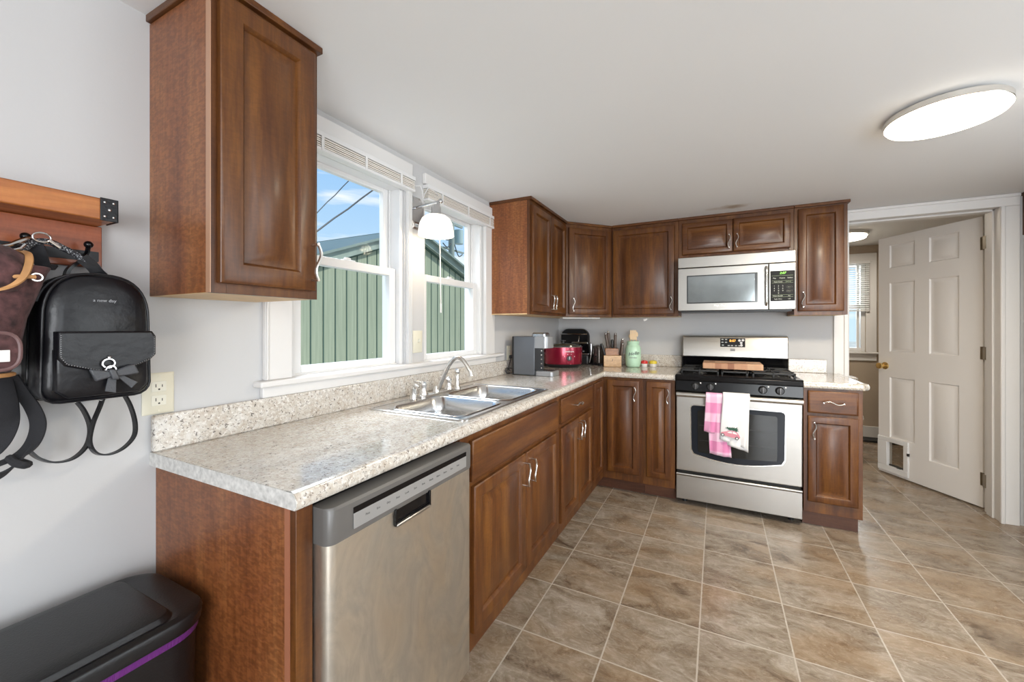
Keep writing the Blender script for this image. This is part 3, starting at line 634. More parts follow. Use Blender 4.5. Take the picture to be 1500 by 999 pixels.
# big single-door cabinet
def yface(label, x0, x1, z0, doors, name='wall_cabinet'):
    r = thing(name, label, 'cabinet', ((x0+x1)/2, D-0.15, z0), 'upper kitchen cabinets')
    obj('body', MB().box(x0+0.001, x1-0.001, 2.818, D-0.001, z0+0.006, UT), SIDE, r)
    obj('bottom_panel', MB().box(x0+0.001, x1-0.001, 2.818, D-0.001, z0, z0+0.006), PINE, r)
    zt = UT; m = MB(); m.box(x0, x0+0.028, 2.800, 2.818, z0, zt); m.box(x1-0.028, x1, 2.800, 2.818, z0, zt); m.box(x0+0.028, x1-0.028, 2.800, 2.818, z0, z0+0.028); m.box(x0+0.028, x1-0.028, 2.800, 2.818, zt-0.035, zt)
    obj('face_frame', m, CAB, r, bevel=0.0008)
    crown(r, MB().box(x0+(0.006 if x0 < 0.7 else 0), x1+(0.012 if x1 > 2.2 else 0), 2.782, D-0.001, UT, H-0.001))
    for (a, b, za, zb, h, mt) in doors: door_part(r, (a, 2.7995, za), X, -Y, b-a, zb-za, h, m=mt, fr=0.05 if zb-za > 0.4 else 0.042, hl=0.10 if zb-za > 0.4 else 0.095)
    return r
yface('wide single-door brown wall cabinet between the diagonal corner cabinet and the microwave', 0.608, 1.138, UB, [(0.620, 1.108, 1.376, 2.083, (0.466, 0.082), CAB)])
yface('low two-door brown wall cabinet directly above the microwave', 1.140, 1.902, 1.800, [(1.166, 1.517, 1.836, 2.082, (0.328, 0.075), CABX), (1.523, 1.880, 1.836, 2.082, (0.023, 0.075), CABX)])
yface('narrow single-door brown wall cabinet beside the doorway, just past the microwave', 1.904, 2.206, UB, [(1.926, 2.184, 1.382, 2.098, (0.025, 0.080), CAB)])
# small clear clip below wide cabinet
tag(obj('cabinet_latch', MB().obox((0.86, 2.84, UB-0.022), (0.03, 0, 0.012), (0.006, 0, -0.014), (0, 0.02, 0)), VINYL, loc=(0.86, 2.84, UB-0.01), bevel=0.001), 'small white plastic clip under the wide wall cabinet', 'clip')

# --- base cabinets
CT, CB = 0.926, 0.888
ep = MB().box(0.002, 0.592, 0.012, 0.028, 0.0, CB)
r = thing('end_panel', 'reddish wood end panel closing the near end of the worktop run', 'cabinet panel', (0.3, 0.02, 0))
obj('panel', ep, SIDE, r)
obj('stile', MB().box(0.592, 0.612, 0.010, 0.048, 0.0, CB), CAB, r, bevel=0.001)
obj('edge_strip', MB().box(0.575, 0.592, 0.009, 0.012, 0.0, CB), mat('strip_red', (0.33, 0.13, 0.07), 0.4), r)

def xbase(name, label, y0, y1, build):
    r = thing(name, label, 'cabinet', (0.3, (y0+y1)/2, 0), 'lower kitchen cabinets')
    obj('body', MB().box(0.002, 0.592, y0+0.001, y1-0.001, 0.10, CB-0.002), SIDE, r)
    obj('toe_kick', MB().box(0.50, 0.545, y0, y1, 0.0, 0.10), TOE, r)
    obj('face_frame', MB().box(0.592, 0.611, y0, y1, 0.10, CB-0.001), CAB, r, bevel=0.001)
    build(r); return r
def b1(r):
    door_part(r, (0.6112, 0.654, 0.716), Y, X, 0.838, 0.148, None, raised=False, name='drawer_front', m=CABY)
    door_part(r, (0.6112, 0.666, 0.165), Y, X, 0.427, 0.530, (0.395, 0.445), fr=0.055)
    door_part(r, (0.6112, 1.098, 0.165), Y, X, 0.402, 0.530, (0.030, 0.445), fr=0.055)
# hollow so that the sink bowls can sit in it
r = thing('base_cabinet', 'wide two-door brown base cabinet under the sink, beside the dishwasher', 'cabinet', (0.3, 1.07, 0), 'lower kitchen cabinets')
m = MB(); m.box(0.002, 0.592, 0.602, 0.618, 0.10, CB-0.002); m.box(0.002, 0.592, 1.506, 1.522, 0.10, CB-0.002); m.box(0.002, 0.592, 0.618, 1.506, 0.10, 0.118); m.box(0.002, 0.010, 0.618, 1.506, 0.118, CB-0.002)
obj('body', m, SIDE, r); obj('toe_kick', MB().box(0.50, 0.545, 0.602, 1.522, 0.0, 0.10), TOE, r); obj('face_frame', MB().box(0.592, 0.611, 0.600, 1.523, 0.10, CB-0.001), CAB, r, bevel=0.001); b1(r)
def b2(r):
    door_part(r, (0.6112, 1.548, 0.724), Y, X, 0.606, 0.140, (0.25, 0.075), raised=False, name='drawer', m=CABY, along=(0, 1, 0))
    door_part(r, (0.6112, 1.548, 0.165), Y, X, 0.300, 0.535, (0.272, 0.46))
    door_part(r, (0.6112, 1.853, 0.165), Y, X, 0.300, 0.535, (0.028, 0.46))
xbase('base_cabinet', 'brown base cabinet with one drawer over two doors, beyond the sink cabinet', 1.524, 2.184, b2)
# corner base: narrow leaf on the window run + leaf on the stove run
r = thing('corner_base_cabinet', 'brown corner base cabinet with two hinged leaves in the inner corner', 'cabinet', (0.4, 2.7, 0), 'lower kitchen cabinets')
CP = [(0.002, 2.186), (0.592, 2.186), (0.592, 2.518), (0.915, 2.518), (0.915, D-0.002), (0.002, D-0.002)]
obj('body', poly(0.10, CB-0.002, CP), SIDE, r)
obj('toe_kick', poly(0.0, 0.0995, [(0.40, 2.186), (0.545, 2.186), (0.545, 2.575), (0.915, 2.575), (0.915, 2.62), (0.40, 2.62)]), TOE, r)
obj('face_frame', poly(0.1, CB-0.001, [(0.592, 2.185), (0.611, 2.185), (0.611, 2.4995), (0.914, 2.4995), (0.914, 2.518), (0.592, 2.518)]), CAB, r, bevel=0.001)
door_part(r, (0.6112, 2.212, 0.170), Y, X, 0.228, 0.695, None, fr=0.045)
door_part(r, (0.645, 2.4992, 0.160), X, -Y, 0.242, 0.706, (0.215, 0.61), fr=0.048)
r = thing('base_cabinet', 'narrow single-door brown base cabinet directly beside the stove towards the corner', 'cabinet', (1.03, 2.8, 0), 'lower kitchen cabinets')
obj('body', MB().box(0.917, 1.138, 2.518, D-0.002, 0.10, CB-0.002), SIDE, r)
obj('toe_kick', MB().box(0.916, 1.139, 2.575, 2.62, 0, 0.0995), TOE, r)
obj('face_frame', MB().box(0.915, 1.140, 2.4995, 2.518, 0.10, CB-0.001), CAB, r, bevel=0.001)
door_part(r, (0.941, 2.4992, 0.162), X, -Y, 0.172, 0.706, (0.152, 0.61), fr=0.044)
# right of stove
r = thing('base_cabinet', 'brown base cabinet with one drawer and one door at the doorway end', 'cabinet', (2.05, 2.8, 0), 'lower kitchen cabinets')
obj('body', MB().box(1.912, 2.206, 2.518, D-0.022, 0.10, CB-0.002), CAB, r)
obj('toe_kick', MB().box(1.912, 2.200, 2.560, 2.61, 0, 0.0995).box(2.190, 2.206, 2.6, D-0.022, 0, 0.0995), TOE, r)
obj('face_frame', MB().box(1.910, 2.208, 2.4995, 2.518, 0.10, CB-0.001), CAB, r, bevel=0.001)
door_part(r, (1.932, 2.4992, 0.732), X, -Y, 0.252, 0.139, (0.125, 0.072), raised=False, name='drawer', m=CABX, along=(1, 0, 0))
door_part(r, (1.932, 2.4992, 0.172), X, -Y, 0.252, 0.540, (0.028, 0.455), fr=0.046)

# --- worktops
def round_slab(mb, outline, z0, z1, r=0.012):
    # outline: CCW list of (x,y,rounded flag unused)
    return mb.prism([V(x, y, z0) for x, y in outline], V(0, 0, z1-z0))
SX0, SX1, SY0, SY1 = 0.13, 0.560, 0.685, 1.455     # sink cut-out
wt = thing('countertop', 'long L-shaped speckled granite-look worktop with the sink set in it', 'countertop', (0.3, 1.5, CB))
def edge_front(mb, a, b, n, z0=CB, z1=CT):
    # rolled front edge between a and b, outward n
    a, b, n = V(a), V(b), V(n).normalized(); prof = [(0, z0), (0.012, z0), (0.017, z0+0.006), (0.019, z0+0.016), (0.018, z1-0.012), (0.013, z1-0.003), (0.004, z1), (-0.006, z1+0.0008), (-0.014, z1), (-0.014, z1-0.004), (0, z1-0.004)]
    mb.loft([[p+n*d+Z*z for d, z in prof] for p in (a, b)]); return mb
m = MB(); yE = 2.494
m.box(0.001, 0.611, 0.0, SY0, CB, CT); m.box(0.001, 0.611, SY1, yE, CB, CT); m.box(0.001, SX0, SY0, SY1, CB, CT); m.box(SX1, 0.611, SY0, SY1, CB, CT)
m.box(0.001, 1.142, yE, D-0.001, CB, CT)
o = obj('worktop', m, GRAN, wt)
m = MB(); edge_front(m, (0.611, 0.0, 0), (0.611, yE-0.019, 0), X); edge_front(m, (0.630, yE, 0), (1.142, yE, 0), -Y); m.prism([V(0.611, yE-0.019, CB), V(0.630, yE-0.019, CB), V(0.630, yE, CB), V(0.611, yE, CB)], V(0, 0, CT-CB))
obj('front_edge', m, GRAN, wt)
m = MB(); m.prism([V(0.001, -0.0015, CB+0.001), V(0.622, -0.0015, CB+0.001), V(0.6295, -0.0015, CB+0.010), V(0.6295, -0.0015, CT-0.016), V(0.618, -0.0015, CT-0.001), V(0.001, -0.0015, CT-0.001)], V(0, 0.0014, 0))
obj('end_cap', m, mat('end_cap_laminate', (0.60, 0.59, 0.57), 0.35, var=0.25, vscale=70), wt)
m = MB(); m.box(0.001, 0.020, 0.0, D-0.001, CT, 1.027); m.box(0.020, 1.142, D-0.020, D-0.001, CT, 1.027)
obj('backsplash', m, GRAN, wt, bevel=0.005)
wt2 = thing('countertop', 'short speckled granite-look worktop piece between the stove and the doorway', 'countertop', (2.07, 2.8, CB))
m = MB(); m.prism([V(1.908, yE, CB), V(2.205, yE, CB), V(2.226, yE+0.02, CB), V(2.226, D-0.022, CB), V(1.908, D-0.022, CB)], V(0, 0, CT-CB))
obj('worktop', m, GRAN, wt2)
m = MB(); edge_front(m, (1.908, yE, 0), (2.205, yE, 0), -Y); edge_front(m, (2.226, yE+0.02, 0), (2.226, D-0.022, 0), X, CB, CT)
edge_front(m, (2.205, yE, 0), (2.226, yE+0.02, 0), (1, -1, 0))
obj('front_edge', m, GRAN, wt2)
obj('backsplash', MB().box(1.908, 2.150, D-0.040, D-0.022, CT, 1.027), GRAN, wt2, bevel=0.004)

# --- sink
sk = thing('kitchen_sink', 'stainless double-bowl kitchen sink set into the long worktop', 'sink', (0.34, 1.07, CT))
def rrect(x0, x1, y0, y1, r, z, n=6):
    P = []
    for cx, cy, a0 in ((x1-r, y1-r, 0), (x0+r, y1-r, 90), (x0+r, y0+r, 180), (x1-r, y0+r, 270)):
        for k in range(n+1):
            t = math.radians(a0+90*k/n); P.append(V(cx+r*math.cos(t), cy+r*math.sin(t), z))
    return P
m = MB()
bowls = [(0.172, 0.546, 0.700, 1.030), (0.172, 0.546, 1.068, 1.428)]
T = CT+0.004
# deck: strips around bowls built as boxes thin, with rim
xs = [0.094, 0.172, 0.546, 0.583]; 
m.box(0.100, 0.172, 0.672, 1.470, CT, T); m.box(0.546, 0.580, 0.672, 1.470, CT, T)
m.box(0.172, 0.546, 0.672, 0.700, CT, T); m.box(0.172, 0.546, 1.030, 1.068, CT, T); m.box(0.172, 0.546, 1.428, 1.470, CT, T)
m.loft([rrect(0.094, 0.586, 0.666, 1.476, 0.03, CT), rrect(0.094, 0.586, 0.666, 1.476, 0.03, T), rrect(0.097, 0.583, 0.669, 1.473, 0.028, T+0.003), rrect(0.103, 0.577, 0.675, 1.467, 0.025, T+0.0015), rrect(0.104, 0.576, 0.676, 1.466, 0.025, T-0.002)], cap=False)
for x0, x1, y0, y1 in bowls:   # corner fillers so the bowl looks rounded
    R = rrect(x0, x1, y0, y1, 0.055, T+0.0005); n = 7
    for q, (cx, cy) in enumerate(((x1, y1), (x0, y1), (x0, y0), (x1, y0))):
        c = m.b.verts.new((cx, cy, T+0.0005)); vs = [m.b.verts.new(p) for p in R[q*n:(q+1)*n]]; m.f([c]+vs)
obj('deck', m, SINKM, sk)
for x0, x1, y0, y1 in bowls:
    m = MB(); m.loft([rrect(x0-0.004, x1+0.004, y0-0.004, y1+0.004, 0.055, T+0.001), rrect(x0, x1, y0, y1, 0.055, T+0.0035), rrect(x0+0.004, x1-0.004, y0+0.004, y1-0.004, 0.055, T), rrect(x0+0.010, x1-0.010, y0+0.010, y1-0.010, 0.055, CT-0.06), rrect(x0+0.018, x1-0.018, y0+0.018, y1-0.018, 0.06, CT-0.150), rrect(x0+0.05, x1-0.05, y0+0.05, y1-0.05, 0.06, CT-0.172)], cap=False)
    vs = [v for v in m.b.verts if abs(v.co.z-(CT-0.172)) < 1e-5]; m.f(vs)
    bwl = obj('bowl', m, SINKM, sk, ang=60)
    cx, cy = (x0+x1)/2, (y0+y1)/2
    obj('drain', MB().lathe((cx, cy, CT-0.1725), [(0.0, 0.001), (0.02, 0.001), (0.026, 0.003), (0.042, 0.003), (0.044, 0.001)], 24), CHROME, bwl)
# faucet
fc = thing('faucet', 'brushed nickel two-handle faucet with high arched spout behind the sink', 'faucet', (0.118, 1.08, CT+0.004))
fb = CT+0.0045
m = MB(); m.loft([rrect(0.095, 0.145, 0.955, 1.215, 0.024, fb), rrect(0.095, 0.145, 0.955, 1.215, 0.024, fb+0.008), rrect(0.101, 0.139, 0.961, 1.209, 0.018, fb+0.012)])
obj('base_plate', m, NICK, fc)
pts = [V(0.12, 1.085, fb+0.01)]
for i in range(17):
    t = i/16; pts.append(V(0.12+0.015+0.175*t, 1.085+0.03*t, 0))
for i in range(17):
    t = i/16; h = 0.02+0.158*math.sin(min(1.0, t*1.02)*math.pi*0.82)*(1.0 if t < .5 else 1.0)
    pts[i+1].z = fb+0.01+h
pts[-1].x -= 0.002
m = MB(); m.tube(pts, [0.012]*3+[0.0115-0.0002*i for i in range(15)], 14)
tip = pts[-1]; m.cyl(tip+V(-0.002, 0, 0.006), tip+V(0.004, 0, -0.018), 0.011, 0.0125, 16); m.lathe((0.12, 1.085, fb+0.01), [(0.02, 0), (0.018, 0.012), (0.013, 0.03), (0.0, 0.031)], 20)
obj('spout', m, NICK, fc, ang=60)
for y in (0.985, 1.185):
    m = MB(); m.lathe((0.12, y, fb+0.01), [(0.0, 0), (0.024, 0.0), (0.024, 0.006), (0.019, 0.016), (0.015, 0.038), (0.018, 0.046), (0.017, 0.056), (0.007, 0.062), (0.0, 0.063)], 22)
    hb = obj('handle_base', m, NICK, fc)
    m = MB(); m.tube([V(0.12, y, fb+0.066), V(0.105, y-0.01, fb+0.074), V(0.085, y-0.02, fb+0.076)], [0.006, 0.005, 0.006], 10); m.ball((0.12, y, fb+0.068), 0.008)
    obj('lever', m, NICK, hb)
m = MB(); m.lathe((0.116, 0.92, fb), [(0.0, 0), (0.019, 0), (0.017, 0.01), (0.014, 0.045), (0.016, 0.05), (0.0, 0.052)], 20); m.tube([V(0.116, 0.92, fb+0.045), V(0.116, 0.92, fb+0.062), V(0.135, 0.92, fb+0.066), V(0.15, 0.92, fb+0.058)], 0.005, 10)
tag(obj('soap_dispenser', m, NICK, loc=(0.116, 0.92, fb)), 'small brushed nickel soap pump on the sink deck, nearer than the faucet', 'soap dispenser')
m = MB(); m.lathe((0.12, 1.262, fb), [(0.0, 0), (0.022, 0.0), (0.020, 0.008), (0.014, 0.02), (0.0125, 0.05), (0.014, 0.075), (0.010, 0.082), (0.015, 0.088), (0.017, 0.098), (0.013, 0.108), (0.0, 0.112)], 22)
tag(obj('side_sprayer', m, NICK, loc=(0.12, 1.262, fb)), 'upright brushed nickel side sprayer on the sink deck, farther than the faucet', 'sprayer')

# ------------------------------------------------------------------ dishwasher
dw = thing('dishwasher', 'stainless dishwasher with grey control strip under the near end of the worktop', 'dishwasher', (0.35, 0.32, 0))
DY0, DY1 = 0.052, 0.598
obj('body', MB().box(0.03, 0.600, DY0+0.003, DY1-0.003, 0.10, 0.868), BLKPL, dw)
obj('toe_panel', MB().box(0.55, 0.565, DY0, DY1, 0.0, 0.10), BLKPL, dw)
def dw_prof(x, y0=DY0, y1=DY1, r=0.022, z=0.0, n=6):
    P = [V(0.602, y0, z)]
    for k in range(n+1): t = math.radians(-90+90*k/n); P.append(V(x-r+r*math.cos(t), y0+r+r*math.sin(t), z))
    for k in range(n+1): t = math.radians(0+90*k/n); P.append(V(x-0.008+0.008*math.cos(t), y1-0.008+0.008*math.sin(t), z))
    P.append(V(0.602, y1, z)); return P
obj('door', MB().loft([dw_prof(0.655, z=0.108), dw_prof(0.655, z=0.792)]), STEELZ, dw)
cpn = MB(); cpn.loft([dw_prof(0.657, z=0.792), dw_prof(0.659, z=0.80), dw_prof(0.660, z=0.868), dw_prof(0.655, z=0.874)])
cpo = obj('control_panel', cpn, GREYP, dw)
obj('control_strip', MB().box(0.6598, 0.6618, 0.115, 0.565, 0.806, 0.842), mat('strip_grey', (0.26, 0.255, 0.25), 0.35), cpo, bevel=0.001)
obj('display_slot', MB().box(0.6598, 0.6612, 0.115, 0.565, 0.842, 0.856), BLACK, cpo)
for q in range(12):
    y = 0.155+q*0.033
    text('button_mark', random.choice(['Pots', 'Wash', 'Heat', 'Dry', 'Eco', 'Rinse', 'Lock']), 0.0075, (0.6619, y, 0.826), Y, Z, INK, cpo, 0.0002)
hp = MB(); y0h, y1h = 0.245, 0.385
hp.box(0.6555, 0.6630, y0h, y1h, 0.752, 0.760); hp.box(0.6555, 0.6630, y0h, y0h+0.007, 0.760, 0.796); hp.box(0.6555, 0.6630, y1h-0.007, y1h, 0.760, 0.796); hp.box(0.654, 0.6562, y0h+0.007, y1h-0.007, 0.760, 0.796)
ho = obj('pocket_handle', hp, BLACK, dw, bevel=0.003)
obj('pocket_lip', MB().box(0.6560, 0.6650, y0h+0.004, y1h-0.004, 0.748, 0.757), STEEL, ho, bevel=0.003)

# ------------------------------------------------------------------ stove
st = thing('gas_stove', 'freestanding stainless and black gas stove between the base cabinets', 'stove', (1.525, 2.8, 0))
x0, x1 = 1.149, 1.903
obj('body', MB().box(x0+0.004, x1-0.004, 2.53, 3.08, 0.03, 0.905), BLKPL, st)
for fx in (x0+0.05, x1-0.05):
    for fy in (2.58, 3.02): obj('foot', MB().cyl((fx, fy, 0), (fx, fy, 0.03), 0.018), BLKPL, st)
# drawer
m = MB(); m.box(x0, x1, 2.488, 2.53, 0.045, 0.228); m.prism([V(x0, 2.488, 0.210), V(x0, 2.476, 0.222), V(x0, 2.480, 0.232), V(x0, 2.53, 0.232)], V(x1-x0, 0, 0))
obj('storage_drawer', m, STEEL, st, bevel=0.003)
# oven door
do = obj('oven_door', MB().box(x0, x1, 2.484, 2.53, 0.250, 0.800), STEEL, st, bevel=0.006, seg=3)
def arch(x0, x1, zt, zb, sag, y, r=0.02, n=10, taper=0.0):
    P = [V(x0+taper, y, zb+sag)]
    for k in range(1, n): t = k/n; P.append(V(x0+taper+(x1-x0-2*taper)*t, y, zb+sag-sag*math.sin(math.pi*t)))
    P.append(V(x1-taper, y, zb+sag))
    P += [V(x1-taper*0.2, y, zb+sag+0.03), V(x1, y, zt-r), V(x1-r*0.3, y, zt-r*0.3), V(x1-r, y, zt), V(x0+r, y, zt), V(x0+r*0.3, y, zt-r*0.3), V(x0, y, zt-r), V(x0+taper*0.2, y, zb+sag+0.03)]
    return P
obj('window_rim', MB().prism(arch(1.240, 1.816, 0.727, 0.335, 0.040, 2.4815, taper=0.02), V(0, 0.003, 0)), mat('rim_steel', (0.75, 0.74, 0.72), 0.2, 1.0), do)
wg = obj('window_surround', MB().prism(arch(1.247, 1.809, 0.720, 0.343, 0.038, 2.4800, taper=0.02), V(0, 0.003, 0)), mat('oven_surround', (0.012, 0.015, 0.022), 0.2, spec=0.3), do)
obj('inner_glass', MB().prism(arch(1.290, 1.766, 0.690, 0.385, 0.012, 2.4785, r=0.012, taper=0.004), V(0, 0.002, 0)), OVENG, wg)
m = MB()
for z in (0.48, 0.585): m.box(1.30, 1.756, 2.4780, 2.4784, z-0.0008, z+0.0008)
obj('rack_line', m, mat('rack_grey', (0.10, 0.10, 0.10), 0.3, 0.8), wg)
# handle
m = MB(); hy = 2.430
m.loft([[V(x, hy+0.016*math.cos(t), 0.800+0.017*math.sin(t)) for t in [2*math.pi*k/14 for k in range(14)]] for x in (x0+0.006, x0+0.012, x1-0.012, x1-0.006)])
m.box(x0+0.02, x0+0.05, hy+0.01, 2.486, 0.788, 0.806); m.box(x1-0.05, x1-0.02, hy+0.01, 2.486, 0.788, 0.806)
obj('handle', m, STEEL, do, ang=50)
# control panel: slanted black
m = MB(); m.prism([V(x0-0.002, 2.478, 0.812), V(x0-0.002, 2.462, 0.822), V(x0-0.002, 2.470, 0.893), V(x0-0.002, 2.462, 0.897), V(x0-0.002, 2.458, 0.925), V(x0-0.002, 2.470, 0.935), V(x0-0.002, 2.56, 0.935), V(x0-0.002, 2.56, 0.812)], V(x1-x0+0.004, 0, 0))
cpn = obj('control_panel', m, BLACK, st, bevel=0.002)
for kx in (1.278, 1.373, 1.683, 1.778):
    c = V(kx, 2.467, 0.860); m = MB(); m.lathe(c, [(0.0, 0), (0.026, 0.0), (0.026, 0.006), (0.022, 0.012), (0.019, 0.026), (0.0, 0.027)], 22, (0, -1, 0))
    kn = obj('burner_knob', m, BLKPL, cpn); 
    obj('knob_grip', MB().obox(c+V(-0.006, -0.036, -0.021), (0.012, 0, 0), (0, 0.012, 0), (0, 0, 0.042)), mat('knob_grey', (0.10, 0.10, 0.105), 0.25, 0.3), kn, bevel=0.003)
    obj('dial_mark', MB().box(kx+0.028, kx+0.036, 2.4655, 2.4675, 0.878, 0.886), WINK, cpn)
# cooktop
m = MB(); m.box(x0-0.001, x1+0.001, 2.56, 3.02, 0.905, 0.927); m.box(x0-0.001, x1+0.001, 2.56, 2.575, 0.927, 0.935); m.box(x0-0.001, x0+0.014, 2.575, 3.02, 0.927, 0.935); m.box(x1-0.014, x1+0.001, 2.575, 3.02, 0.927, 0.935)
ct = obj('cooktop', m, BLACK, st, bevel=0.003)
for bx in (1.30, 1.755):
    for by in (2.66, 2.90):
        m = MB(); m.lathe((bx, by, 0.927), [(0.0, 0), (0.048, 0), (0.046, 0.006), (0.036, 0.008), (0.034, 0.015), (0.0, 0.017)], 22)
        obj('burner', m, IRON, ct)
m = MB(); m.lathe((1.5275, 2.78, 0.927), [(0.0, 0), (0.04, 0), (0.035, 0.012), (0.0, 0.014)], 22, sx=1.0, sy=1.8); obj('burner', m, IRON, ct)
for gx0, gx1 in ((1.172, 1.425), (1.632, 1.882)):
    m = MB(); zt = 0.962
    for y in (2.585, 2.78, 2.985): m.box(gx0, gx1, y-0.006, y+0.006, zt-0.012, zt)
    for x in (gx0, gx1-0.012): m.box(x, x+0.012, 2.585, 2.985, zt-0.012, zt)
    for x in (gx0, (gx0+gx1)/2-0.006, gx1-0.012):
        for y in (2.579, 2.774, 2.979): m.box(x, x+0.012, y, y+0.012, 0.929, zt)
    for y in (2.66, 2.90):
        m.box(gx0, gx0+0.085, y-0.005, y+0.005, zt-0.010, zt+0.004); m.box(gx1-0.085, gx1, y-0.005, y+0.005, zt-0.010, zt+0.004)
        xm = (gx0+gx1)/2; m.box(xm-0.005, xm+0.005, y-0.085, y-0.035, zt-0.010, zt+0.004); m.box(xm-0.005, xm+0.005, y+0.035, y+0.085, zt-0.010, zt+0.004)
    obj('grate', m, IRON, st, bevel=0.002)
m = MB(); zt = 0.960
for x in (1.45, 1.525, 1.60): m.box(x-0.006, x+0.006, 2.60, 2.97, zt-0.012, zt)
for y in (2.60, 2.78, 2.96): m.box(1.44, 1.612, y-0.006, y+0.006, zt-0.012, zt)
for x in (1.444, 1.60):
    for y in (2.60, 2.96): m.box(x-0.005, x+0.008, y-0.006, y+0.006, 0.928, zt)
obj('grate', m, IRON, st, bevel=0.002)
# backguard
m = MB(); m.prism([V(x0+0.004, 3.02, 0.905), V(x0+0.004, 3.02, 0.985), V(x0+0.004, 2.995, 1.03), V(x0+0.004, 3.08, 1.03), V(x0+0.004, 3.08, 0.905)], V(x1-x0-0.008, 0, 0))
obj('back_riser', m, BLACK, st, bevel=0.003)
m = MB(); pr = [(2.985, 1.030), (2.995, 1.185), (3.005, 1.198), (3.03, 1.204), (3.085, 1.200), (3.085, 1.030)]
m.prism([V(x0+0.006, y, z) for y, z in pr], V(x1-x0-0.012, 0, 0))
bg = obj('backguard', m, STEEL, st, bevel=0.006, seg=3)
gy = lambda z: 2.985+(z-1.03)*0.0645
m = MB(); m.prism([V(1.436, gy(1.113)-0.002, 1.113), V(1.612, gy(1.113)-0.002, 1.113), V(1.612, gy(1.183)-0.002, 1.183), V(1.436, gy(1.183)-0.002, 1.183)], V(0, 0.006, 0))
dsp = obj('clock_display', m, mat('display_black', (0.006, 0.006, 0.007), 0.45, spec=0.2), bg, bevel=0.002)
YF = gy(1.15)-0.0035
text('clock_digits', '8:07', 0.026, (1.524, YF-0.001, 1.162), X, Z, LEDO, dsp, 0.0002)
for (bx, bz) in [(1.452, 1.172), (1.478, 1.172), (1.452, 1.150), (1.478, 1.150), (1.455, 1.127), (1.497, 1.124), (1.520, 1.124), (1.548, 1.124), (1.572, 1.124)]:
    obj('key_mark', MB().lathe((bx, YF, bz), [(0.0, 0.0), (0.008, 0.0), (0.008, 0.0006), (0.0, 0.0007)], 12, (0, -1, 0), sx=1.1, sy=0.5), mat('key_grey', (0.45, 0.46, 0.45), 0.5), dsp)
for (bx, bz) in [(1.572, 1.166), (1.596, 1.168), (1.584, 1.147), (1.586, 1.128)]:
    obj('key_mark', MB().lathe((bx, YF, bz), [(0.0, 0.0), (0.0095, 0.0), (0.0095, 0.0006), (0.0, 0.0007)], 14, (0, -1, 0)), mat('key_white', (0.65, 0.65, 0.65), 0.5), dsp)
m = MB(); 
for z in (1.096, 1.085): m.box(1.507, 1.541, gy(z)-0.002, gy(z)+0.002, z-0.0028, z+0.0028)
obj('badge', m, INK, bg)

# cutting board on the grates
m = MB(); o = V(1.318, 2.64, 0.967); m.prism([o, o+V(0.385, 0, 0), o+V(0.385, 0.25, 0), o+V(0, 0.25, 0)], V(0, 0, 0.042))
tag(obj('cutting_board', m, BOARD, loc=(1.318, 2.64, 0.967), bevel=0.004), 'thick checkered end-grain wooden cutting board lying across the stove grates', 'cutting board')

# towels
# the sheets hang in front of the door
def towel2(name, label, m_, pieces, seed):
    r = thing(name, label, 'towel', (pieces[0][0], 2.42, 0.80), 'dish towels on the oven handle')
    out = None; NX = 18; NZ = 20
    for pi_, (tx0, tx1, bx0, bx1, zb0, zb1, off) in enumerate(pieces):
        rows = []
        for j in range(5):      # over the bar, from behind
            a = math.pi*(0.15+0.85*j/5)
            rows.append([V(tx0+(tx1-tx0)*i/NX, 2.430+(0.0165+off)*math.cos(a), 0.800+(0.0178+off)*math.sin(a)) for i in range(NX+1)])
        for j in range(NZ+1):
            t = j/NZ; row = []
            for i in range(NX+1):
                s = i/NX; x = (tx0+(tx1-tx0)*s)*(1-t)+(bx0+(bx1-bx0)*s)*t; z = 0.800*(1-t)+(zb0+(zb1-zb0)*s)*t
                w = (0.006*math.sin(s*7+seed+pi_)+0.003*math.sin(s*15+t*6+seed))*t
                row.append(V(x, 2.430-0.0165-off+w+0.010*t*t, z))
            rows.append(row)
        mb = MB(); G = [[mb.b.verts.new(p) for p in row] for row in rows]
        for A_, B_ in zip(G[:-1], G[1:]):
            for i in range(NX): mb.f([A_[i], A_[i+1], B_[i+1], B_[i]])
        o = obj('front_fold' if pi_ else 'back_fold', mb, m_, r, ang=80); so = o.modifiers.new('thick', 'SOLIDIFY'); so.thickness = 0.0022; so.offset = 0
        out = rows
    return r, out
towel2('dish_towel', 'pink plaid dish towel hanging on the oven handle beside the white towel', TPINK, [(1.352, 1.475, 1.368, 1.500, 0.412, 0.400, 0.003), (1.345, 1.455, 1.332, 1.450, 0.560, 0.548, 0.007)], 1.0)
tw, rows = towel2('dish_towel', 'white dish towel with a small pink car and fir tree print on the oven handle', TWHITE, [(1.462, 1.603, 1.470, 1.596, 0.488, 0.452, 0.011), (1.448, 1.606, 1.428, 1.575, 0.522, 0.478, 0.016)], 2.2)
